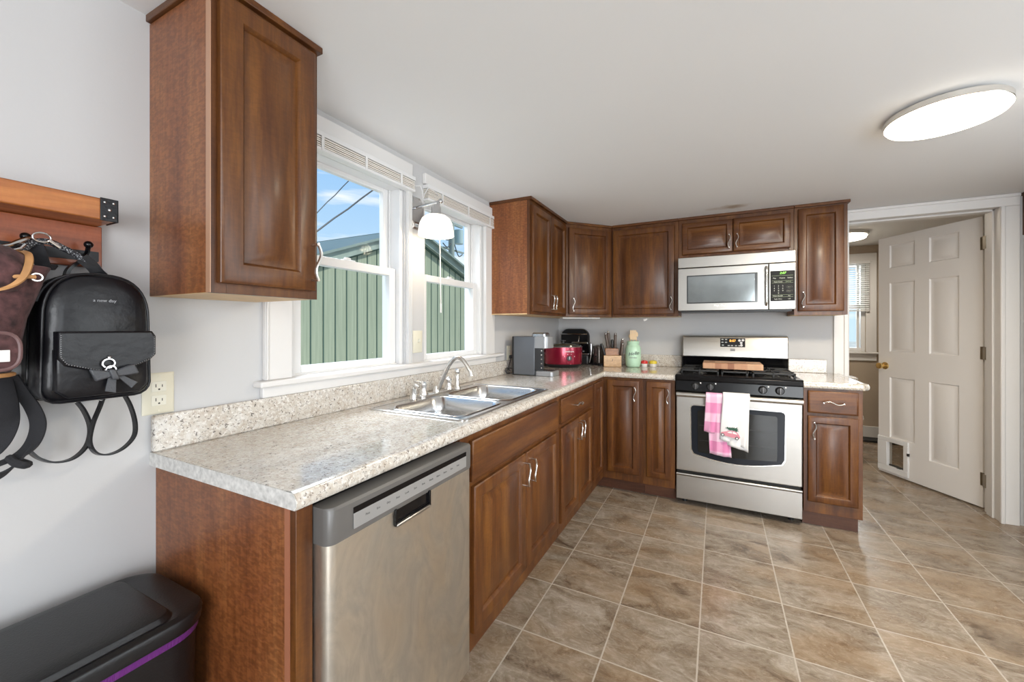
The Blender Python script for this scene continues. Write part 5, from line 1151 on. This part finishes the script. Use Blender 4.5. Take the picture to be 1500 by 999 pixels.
# pocket + flap
PK = lambda x, d=0: [V(x, a, b) for a, b in ((-0.214+d, 1.225), (-0.214+d, 1.135+d), (-0.196+d, 1.118+d), (-0.080-d, 1.118+d), (-0.066-d, 1.135+d), (-0.066-d, 1.225))]
obj('front_pocket', MB().loft([PK(0.143), PK(0.164), PK(0.168, 0.006)]), LEATH, bp_, bevel=0.003)
FL = lambda x, d=0: [V(x, a, b) for a, b in ((-0.213+d, 1.262-d), (-0.213+d, 1.205+d), (-0.203+d, 1.188+d), (-0.155, 1.172+d), (-0.128, 1.170+d), (-0.100, 1.174+d), (-0.064-d, 1.192+d), (-0.053-d, 1.205+d), (-0.053-d, 1.250-d), (-0.060-d, 1.262-d))]
fo = obj('flap', MB().loft([FL(0.146), FL(0.172), FL(0.1755, 0.003)]), LEATH, bp_, bevel=0.0015)
m = MB()
def stitch(P, x):
    for A_, B_ in zip(P[:-1], P[1:]):
        L = (B_-A_).length; n = max(1, int(L/0.0042)); 
        for k in range(n): q = A_.lerp(B_, (k+0.5)/n); m.obox(q+V(x, -0.0008, -0.0008), (0.0006, 0, 0), (0, 0.0016, 0), (0, 0, 0.0016))
stitch([V(0.1755, -0.209, 1.256), V(0.1755, -0.209, 1.207), V(0.1755, -0.200, 1.192), V(0.1755, -0.155, 1.176), V(0.1755, -0.128, 1.174), V(0.1755, -0.1, 1.178), V(0.1755, -0.066, 1.195), V(0.1755, -0.057, 1.207), V(0.1755, -0.057, 1.250)], 0.0)
obj('stitching', m, mat('thread_grey', (0.22, 0.22, 0.23), 0.7), fo)
text('stamped_lettering', 'a new day', 0.0095, (0.1485, -0.135, 1.332), Y, Z, mat('stamp_grey', (0.28, 0.29, 0.31), 0.35), bp_, 0.0008)
m = MB(); m.ball((0.178, -0.137, 1.203), 0.004); m.tube([V(0.180, -0.139+0.010*math.cos(t), 1.190+0.010*math.sin(t)) for t in [2*math.pi*k/16 for k in range(16)]], 0.0023, 6, loop=True)
m.tube([V(0.183, -0.136+0.008*math.cos(t), 1.176+0.008*math.sin(t)) for t in [2*math.pi*k/16 for k in range(16)]], 0.0022, 6, loop=True)
obj('ring', m, CHROME, bp_)
bw = thing('bag_charm', 'grey-black leather bow charm hanging from the flap of the black backpack', 'bow', (0.185, -0.134, 1.165))
m = MB()
def slab(P, x, t=0.004): m.prism([V(x, a, b) for a, b in P], V(t, 0, 0))
slab([(-0.134, 1.172), (-0.172, 1.180), (-0.162, 1.152), (-0.134, 1.160)], 0.182, 0.010)
slab([(-0.134, 1.172), (-0.112, 1.182), (-0.098, 1.186), (-0.090, 1.163), (-0.112, 1.160), (-0.134, 1.160)], 0.182, 0.010)
obj('bow_loops', m, LEATH2, bw, bevel=0.003)
m = MB(); slab([(-0.146, 1.128), (-0.128, 1.122), (-0.127, 1.160), (-0.140, 1.162)], 0.181); obj('bow_tail', m, LEATH2, bw, bevel=0.001)
m = MB(); slab([(-0.128, 1.162), (-0.115, 1.160), (-0.091, 1.142), (-0.102, 1.129)], 0.1815); obj('bow_tail', m, LEATH2, bw, bevel=0.001)
obj('bow_knot', MB().obox((0.181, -0.143, 1.177), (0.015, 0, 0), (0.0, 0.012, 0.0), (0, 0.007, -0.024)), LEATH2, bw, bevel=0.003)
# straps
obj('top_handle', MB().ribbon(smooth([V(0.05, -0.170, 1.380), V(0.05, -0.166, 1.405), V(0.052, -0.150, 1.424), V(0.052, -0.132, 1.426), V(0.05, -0.116, 1.410), V(0.05, -0.108, 1.376)], 6), (1, 0, 0), 0.022, 0.006), LEATH, bp_)
obj('shoulder_strap', MB().ribbon(smooth([V(0.070, -0.178, 1.120), V(0.072, -0.165, 1.108), V(0.068, -0.146, 1.075), V(0.064, -0.134, 1.030), V(0.064, -0.140, 0.990), V(0.064, -0.162, 0.966), V(0.062, -0.190, 0.965), V(0.058, -0.212, 0.980), V(0.055, -0.225, 1.0)], 6), (1, 0.12, 0.1), 0.017, 0.004), LEATH, bp_)
obj('shoulder_strap', MB().ribbon(smooth([V(0.090, -0.118, 1.112), V(0.088, -0.124, 1.085), V(0.084, -0.136, 1.040), V(0.082, -0.140, 1.000), V(0.082, -0.130, 0.972), V(0.082, -0.108, 0.962), V(0.082, -0.082, 0.970), V(0.082, -0.062, 0.995), V(0.082, -0.060, 1.030), V(0.084, -0.070, 1.075), V(0.088, -0.088, 1.118)], 6), (1, 0.15, 0.1), 0.014, 0.004), LEATH, bp_)
m = MB()
for c_ in (V(0.072, -0.163, 1.104), V(0.090, -0.122, 1.104)): m.tube([c_+V(0.002, 0.009*math.cos(t), 0.007*math.sin(t)) for t in [2*math.pi*k/12 for k in range(12)]], 0.0018, 6, loop=True)
obj('buckles', m, CHROME, bp_)

# plum backpack
pb = thing('backpack', 'plum suede drawstring backpack with tan leather trim at the edge of the view', 'backpack', (0.08, -0.33, 1.17), 'backpacks on the coat rack')
def sect(z, ya_, yb_, xa, xb, n=20):
    cy, cx = (ya_+yb_)/2, (xa+xb)/2; P = []
    for k in range(n):
        t = 2*math.pi*k/n; P.append(V(cx+(xb-xa)/2*math.copysign(abs(math.cos(t))**0.6, math.cos(t)), cy+(yb_-ya_)/2*math.copysign(abs(math.sin(t))**0.7, math.sin(t)), z))
    return P
secs = [(1.178, -0.42, -0.262, 0.02, 0.155), (1.190, -0.425, -0.256, 0.014, 0.165), (1.225, -0.43, -0.250, 0.012, 0.170), (1.290, -0.43, -0.240, 0.012, 0.168), (1.350, -0.43, -0.222, 0.014, 0.166), (1.385, -0.425, -0.212, 0.014, 0.164), (1.396, -0.425, -0.207, 0.012, 0.167), (1.399, -0.425, -0.208, 0.016, 0.162), (1.385, -0.42, -0.218, 0.022, 0.152)]
obj('body', MB().loft([sect(*s) for s in secs]), SUEDE, pb, ang=70)
obj('bottom_trim', closed_tube(sect(1.176, -0.425, -0.258, 0.016, 0.162), 0.0045), TAN, pb)
m = MB(); F = [V(x, y, z) for x, y, z in ((0.05, -0.46, 1.44), (0.10, -0.46, 1.445), (0.155, -0.46, 1.43), (0.182, -0.46, 1.39), (0.180, -0.46, 1.34), (0.16, -0.46, 1.335), (0.05, -0.46, 1.40))]
def flapsec(y, s): 
    c = V(0.11, y, 1.39); return [V(0.11+(p.x-0.11)*s, y, 1.395+(p.z-1.395)*s) for p in F]
m.loft([flapsec(-0.46, 1), flapsec(-0.33, 1), flapsec(-0.285, 0.98), flapsec(-0.262, 0.86), flapsec(-0.250, 0.66)])
obj('top_flap', m, SUEDE, pb, ang=70)
obj('flap_trim', MB().ribbon(smooth([V(0.10, -0.245, 1.43), V(0.135, -0.243, 1.42), V(0.165, -0.25, 1.395), V(0.183, -0.263, 1.365), V(0.187, -0.285, 1.345), V(0.187, -0.32, 1.335), V(0.187, -0.36, 1.333)], 6), (0.3, 0.8, 0.2), 0.011, 0.004), TAN, pb)
obj('drawstring', MB().tube([V(0.160, -0.29, 1.368), V(0.176, -0.262, 1.3715), V(0.172, -0.243, 1.373)], 0.0042, 8), TAN, pb)
obj('eyelet', MB().tube([V(0.168, -0.240+0.0075*math.cos(t), 1.373+0.0075*math.sin(t)) for t in [2*math.pi*k/16 for k in range(16)]], 0.0022, 6, loop=True), mat('eyelet_silver', (0.75, 0.70, 0.66), 0.25, 0.9), pb)
PP = lambda x, s: [V(x, -0.295+0.030*s*math.copysign(abs(math.cos(t))**0.7, math.cos(t)), 1.225+0.036*s*math.copysign(abs(math.sin(t))**0.7, math.sin(t))) for t in [2*math.pi*k/24 for k in range(24)]]
po_ = obj('front_pocket', MB().loft([PP(0.160, 1.0), PP(0.184, 1.0), PP(0.190, 0.88)]), SUEDE, pb, ang=70)
obj('pocket_piping', closed_tube(PP(0.186, 1.0), 0.0040), mat('plum_leather', (0.14, 0.075, 0.075), 0.45), po_)
obj('white_patch', MB().box(0.190, 0.192, -0.312, -0.278, 1.205, 1.2275), WCER, po_, bevel=0.001)
obj('leather_tab', MB().ribbon(smooth([V(0.10, -0.305, 1.175), V(0.12, -0.292, 1.13), V(0.125, -0.290, 1.10), V(0.12, -0.298, 1.07)], 5), (0.2, 1, 0), 0.022, 0.004), BRNL, pb)
obj('webbing_strap', MB().ribbon(smooth([V(0.05, -0.250, 1.168), V(0.06, -0.236, 1.13), V(0.075, -0.224, 1.095), V(0.09, -0.220, 1.06), V(0.10, -0.230, 1.025), V(0.105, -0.250, 1.004), V(0.10, -0.285, 0.99)], 6), (0.85, 0.5, 0.1), 0.032, 0.003), WEB, pb)
obj('webbing_strap', MB().ribbon(smooth([V(0.04, -0.262, 1.165), V(0.06, -0.258, 1.11), V(0.075, -0.262, 1.06), V(0.085, -0.285, 1.015), V(0.08, -0.33, 0.985)], 6), (0.6, 0.7, 0), 0.040, 0.003), WEB, pb)
m = MB(); m.ribbon(smooth([V(0.10, -0.236, 1.012), V(0.112, -0.252, 0.992), V(0.115, -0.268, 0.976), V(0.11, -0.29, 0.968), V(0.10, -0.33, 0.975)], 6), (0.5, 0.3, 0.6), 0.028, 0.004)
m.tube(smooth([V(0.105, -0.262, 1.003), V(0.125, -0.258, 0.994), V(0.128, -0.246, 0.986), V(0.112, -0.240, 0.984), V(0.10, -0.25, 0.992)], 5), 0.0065, 8, flat=1.2)
obj('knotted_strap_end', m, WEB, pb)

# leash with chrome clip over the hooks
lsh = thing('dog_leash', 'black speckled leash with chrome snap hooks draped over the coat hooks', 'leash', (0.075, -0.2, 1.44))
L1 = smooth([V(0.085, -0.246, 1.425), V(0.082, -0.228, 1.452), V(0.084, -0.205, 1.460), V(0.086, -0.18, 1.448), V(0.086, -0.16, 1.436), V(0.085, -0.145, 1.420)], 6)
def m_braid():
    m = mat('braid_speckled', (0.03, 0.03, 0.035), 0.6); g = NG(m); tc = g.n('ShaderNodeTexCoord').outputs['Object']
    v = g.n('ShaderNodeTexVoronoi', {'Vector': tc, 'Scale': 320.0}); g.link(g.ramp(v.outputs['Distance'], [(0.30, (0.35, 0.36, 0.38)), (0.42, (0.015, 0.015, 0.02))]), 'Base Color'); return m
obj('braided_rope', MB().tube(L1, 0.0068, 10), m_braid(), lsh)
obj('leather_end', MB().ribbon(smooth([V(0.088, -0.155, 1.432), V(0.089, -0.140, 1.418), V(0.088, -0.128, 1.400), V(0.086, -0.120, 1.392)], 4), (0.3, 0.5, 0.6), 0.024, 0.008), LEATH, lsh)
obj('hanging_loop', MB().ribbon(smooth([V(0.075, -0.223, 1.457), V(0.080, -0.217, 1.440), V(0.080, -0.213, 1.415), V(0.078, -0.206, 1.400), V(0.070, -0.198, 1.41)], 5), (0.6, 0.8, 0), 0.024, 0.004), WEB, lsh)
m = MB(); m.tube([V(0.095, -0.216+0.013*math.cos(t), 1.466+0.010*math.sin(t)) for t in [2*math.pi*k/20 for k in range(20)]], 0.0022, 8, loop=True)
m.tube([V(0.096, -0.206, 1.462), V(0.098, -0.190, 1.448)], 0.0035, 8); obj('swivel_ring', m, CHROME, lsh)
m = MB(); m.tube([V(0.092, -0.232, 1.462), V(0.10, -0.248, 1.450), V(0.105, -0.262, 1.440), V(0.11, -0.285, 1.43)], [0.004, 0.0055, 0.0035, 0.003], 8); m.tube([V(0.105, -0.262, 1.428), V(0.102, -0.247, 1.436), V(0.10, -0.24, 1.446)], 0.0032, 8)
obj('snap_hook', m, CHROME, lsh)

# ------------------------------------------------------------------ bin
bn = thing('trash_can', 'large black plastic trash can standing against the wood end panel', 'trash can', (0.19, -0.30, 0))
def br(x0, x1, y0, y1, r, z): return rrect(x0, x1, y0, y1, r, z, 8)
obj('body', MB().loft([br(0.055, 0.320, -0.56, -0.040, 0.05, 0.0), br(0.045, 0.335, -0.585, -0.028, 0.06, 0.30), br(0.040, 0.343, -0.592, -0.022, 0.07, 0.574)]), BIN, bn, ang=60)
obj('bag_edge', MB().loft([br(0.036, 0.3465, -0.596, -0.018, 0.072, 0.575), br(0.035, 0.3485, -0.597, -0.017, 0.072, 0.5915)]), PURPLE, bn, ang=60)
m = MB(); Lz = 0.592
m.loft([br(0.032, 0.352, -0.60, -0.014, 0.075, Lz), br(0.030, 0.354, -0.602, -0.012, 0.075, Lz+0.022), br(0.034, 0.350, -0.598, -0.016, 0.072, Lz+0.032), br(0.046, 0.338, -0.586, -0.030, 0.066, Lz+0.037), br(0.056, 0.328, -0.58, -0.075, 0.03, Lz+0.034), br(0.062, 0.322, -0.575, -0.082, 0.028, Lz+0.046), br(0.085, 0.300, -0.555, -0.105, 0.026, Lz+0.050)])
obj('lid', m, BIN, bn, ang=30, bevel=0.002)

# ------------------------------------------------------------------ fridge beside the doorway (only a sliver is seen)
fr = thing('refrigerator', 'tall black refrigerator just inside the doorway casing at the edge of the view', 'refrigerator', (3.55, 2.78, 0))
obj('body', MB().box(3.176, 3.92, 2.50, 3.09, 0.02, 1.84), BLKPL, fr, bevel=0.004)
obj('freezer_door', MB().box(3.176, 3.92, 2.42, 2.495, 1.28, 1.84), BLACK, fr, bevel=0.008); obj('door', MB().box(3.176, 3.92, 2.42, 2.495, 0.03, 1.27), BLACK, fr, bevel=0.008)
obj('handle', MB().tube([V(3.86, 2.42, 0.7), V(3.86, 2.385, 0.72), V(3.86, 2.385, 1.22), V(3.86, 2.42, 1.24)], 0.011, 10), STEEL, fr)
obj('handle', MB().tube([V(3.86, 2.42, 1.32), V(3.86, 2.385, 1.34), V(3.86, 2.385, 1.66), V(3.86, 2.42, 1.68)], 0.011, 10), STEEL, fr)
r = thing('wall_cabinet', 'dark brown wall cabinet above the refrigerator at the edge of the view', 'cabinet', (3.55, 2.9, 1.87), 'upper kitchen cabinets')
obj('body', MB().box(3.174, 3.92, 2.60, D-0.001, 1.86, UT), CAB, r); obj('crown_strip', MB().box(3.168, 3.93, 2.575, D-0.001, UT, H-0.001), CABX, r)
door_part(r, (3.19, 2.5995, 1.875), X, -Y, 0.355, 0.225, (0.33, 0.06), fr=0.04, m=CABX); door_part(r, (3.552, 2.5995, 1.875), X, -Y, 0.355, 0.225, (0.025, 0.06), fr=0.04, m=CABX)

# ------------------------------------------------------------------ next room: toilet and mat partly seen
tl = thing('toilet', 'white toilet in the next room, mostly hidden behind the worktop end', 'toilet', (2.50, 4.55, 0))
obj('tank', MB().box(2.30, 2.71, 4.60, 4.78, 0.38, 0.72), WCER, tl, bevel=0.02, seg=3)
obj('tank_lid', MB().box(2.29, 2.72, 4.59, 4.79, 0.72, 0.75), WCER, tl, bevel=0.008)
m = MB(); m.lathe((2.50, 4.36, 0), [(0.0, 0.0), (0.11, 0.0), (0.10, 0.08), (0.12, 0.2), (0.17, 0.34), (0.19, 0.39), (0.0, 0.39)], 32, sx=1, sy=1.3); m.box(2.42, 2.58, 4.50, 4.66, 0.0, 0.37)
obj('bowl', m, WCER, tl, ang=60); obj('seat_lid', MB().lathe((2.50, 4.36, 0.391), [(0.0, 0.0), (0.195, 0.0), (0.19, 0.022), (0.0, 0.028)], 32, sx=1, sy=1.3), WCER, tl)
m = MB(); m.loft([rrect(2.62, 3.2, 5.02, 5.20, 0.03, 0.001), rrect(2.62, 3.2, 5.02, 5.20, 0.03, 0.020), rrect(2.64, 3.18, 5.04, 5.18, 0.025, 0.022), rrect(2.65, 3.17, 5.05, 5.17, 0.025, 0.010)])
tag(obj('boot_tray', m, BLKPL, loc=(2.9, 5.11, 0)), 'black tray on the floor below the window beyond the doorway', 'tray')

# ------------------------------------------------------------------ rear glazing (behind the camera): patio door inferred from reflections, side windows added for light
rd = bpy.data.objects.new('door_2', None); S.collection.objects.link(rd); rd.location = (2.9, BY, 0); rd['kind'] = 'structure'
m = MB(); 
for a_, b_ in ((2.0, 2.06), (2.85, 2.95), (3.74, 3.8)): m.box(a_, b_, BY-0.09, BY-0.01, 0.0, 2.03)
m.box(2.06, 3.74, BY-0.09, BY-0.01, 1.96, 2.03); m.box(2.06, 3.74, BY-0.09, BY-0.01, 0.0, 0.10)
obj('door_frame', m, VINYL, rd, bevel=0.004); obj('glass_pane', MB().box(2.05, 3.75, BY-0.055, BY-0.05, 0.09, 1.97), PANE, rd)
for wn_, ya_, yb_ in ((4, -2.1, -0.5), (5, 0.15, 1.75)):  # two unseen right-wall windows, added to bring in more light
    rw = bpy.data.objects.new('window_%d' % wn_, None); S.collection.objects.link(rw); rw.location = (RX, (ya_+yb_)/2, 0.85); rw['kind'] = 'structure'
    m = MB(); ym = (ya_+yb_)/2
    for a_, b_ in ((ya_, ya_+0.06), (ym-0.03, ym+0.03), (yb_-0.06, yb_)): m.box(RX+0.01, RX+0.09, a_, b_, 0.91, 1.89)
    m.box(RX+0.01, RX+0.09, ya_, yb_, 0.85, 0.91); m.box(RX+0.01, RX+0.09, ya_, yb_, 1.89, 1.95)
    obj('window_frame', m, VINYL, rw, bevel=0.004); obj('glass_pane', MB().box(RX+0.045, RX+0.05, ya_+0.05, yb_-0.05, 0.90, 1.90), PANE, rw)

# ------------------------------------------------------------------ outside
struct('ground', MB().box(-40, 40, -40, 60, -0.65, -0.5), GROUND)
sh = thing('shed', 'green board-sided gabled shed standing outside beyond the two windows', 'shed', (-5.5, 5.4, -0.5))
ey0, ey1 = 1.75, 9.2; pk = (5.44, 3.20)
def roofz(y): return pk[1]-(pk[0]-y)*0.40 if y < pk[0] else pk[1]-(y-pk[0])*0.345
m = MB(); m.prism([V(-4, ey0, -0.5), V(-4, ey1, -0.5), V(-4, ey1, roofz(ey1)-0.05), V(-4, pk[0], pk[1]-0.05), V(-4, ey0, roofz(ey0)-0.05)], V(-4.0, 0, 0))
wl_ = obj('board_wall', m, SIDING, sh)
m = MB(); y = ey0+0.1
while y < ey1-0.05:
    m.box(-4.0, -3.994, y-0.010, y+0.010, -0.5, roofz(y)-0.12); y += 0.2095
obj('board_grooves', m, GROOVE, wl_)
def slope(ya_, yb_, mt, name, d0, d1, xa, xb):
    za, zb_ = roofz(ya_) if ya_ <= pk[0] else roofz(ya_), roofz(yb_)
    return obj(name, MB().prism([V(xa, ya_, za+d0), V(xa, yb_, zb_+d0), V(xa, yb_, zb_+d1), V(xa, ya_, za+d1)], V(xb-xa, 0, 0)), mt, sh)
slope(ey0-0.35, pk[0], FASC, 'rake_board', -0.19, -0.04, -3.97, -3.88); slope(pk[0], ey1+0.35, FASC, 'rake_board', -0.15, -0.03, -3.97, -3.88)
slope(ey0-0.35, pk[0], GROOVE, 'rake_trim', -0.225, -0.192, -3.99, -3.96); slope(pk[0], ey1+0.35, GROOVE, 'rake_trim', -0.185, -0.152, -3.99, -3.96)
slope(ey0-0.35, pk[0], ROOFM, 'roof_slope', -0.04, 0.0, -8.1, -3.80); slope(pk[0], ey1+0.35, ROOFM, 'roof_slope', -0.03, 0.01, -8.1, -3.80)
up = thing('utility_pole', 'utility pole with transformer and crossarms beyond the shed roof', 'utility pole', (-9, 13.45, -0.5))
obj('pole', MB().cyl((-9, 13.45, -0.5), (-9, 13.45, 7.2), 0.15, 0.12), POLE, up)
obj('transformer', MB().cyl((-8.9, 13.85, 4.95), (-8.9, 13.85, 5.55), 0.20), TRF, up)
obj('crossarm', MB().box(-9.1, -9.0, 12.7, 14.3, 5.75, 5.85), POLE, up); obj('crossarm', MB().box(-9.1, -9.0, 12.9, 14.4, 4.62, 4.68), POLE, up)
m = MB()
for k, (a_, b_) in enumerate((((12.8, 5.2), (13.3, 5.1)), ((12.8, 4.8), (13.4, 4.95)), ((13.6, 4.9), (14.2, 4.55)), ((12.7, 5.4), (13.2, 5.3)))): m.tube(smooth([V(-8.95, a_[0], a_[1]), V(-8.95, (a_[0]+b_[0])/2, min(a_[1], b_[1])-0.12), V(-8.95, b_[0], b_[1])], 5), 0.022, 6)
obj('pole_wires', m, WIRE, up)
def cable(label, p, q, r):
    p, q = V(p), V(q); d = q-p; P = [p+d*t+V(0, 0, 0.006*math.sin(t*9)) for t in [(-1.5+k*0.25) for k in range(20)]]
    tag(obj('power_cable', MB().tube(P, r, 6), WIRE, loc=p), label, 'cable', 'overhead power cables')
cable('upper thin overhead cable crossing the sky in the near window', (-2.5, 2.357, 2.548), (-2.5, 2.747, 3.007), 0.005)
cable('lower thick twisted overhead cable crossing the sky in the near window', (-2.5, 2.357, 2.339), (-2.5, 3.095, 2.995), 0.009)
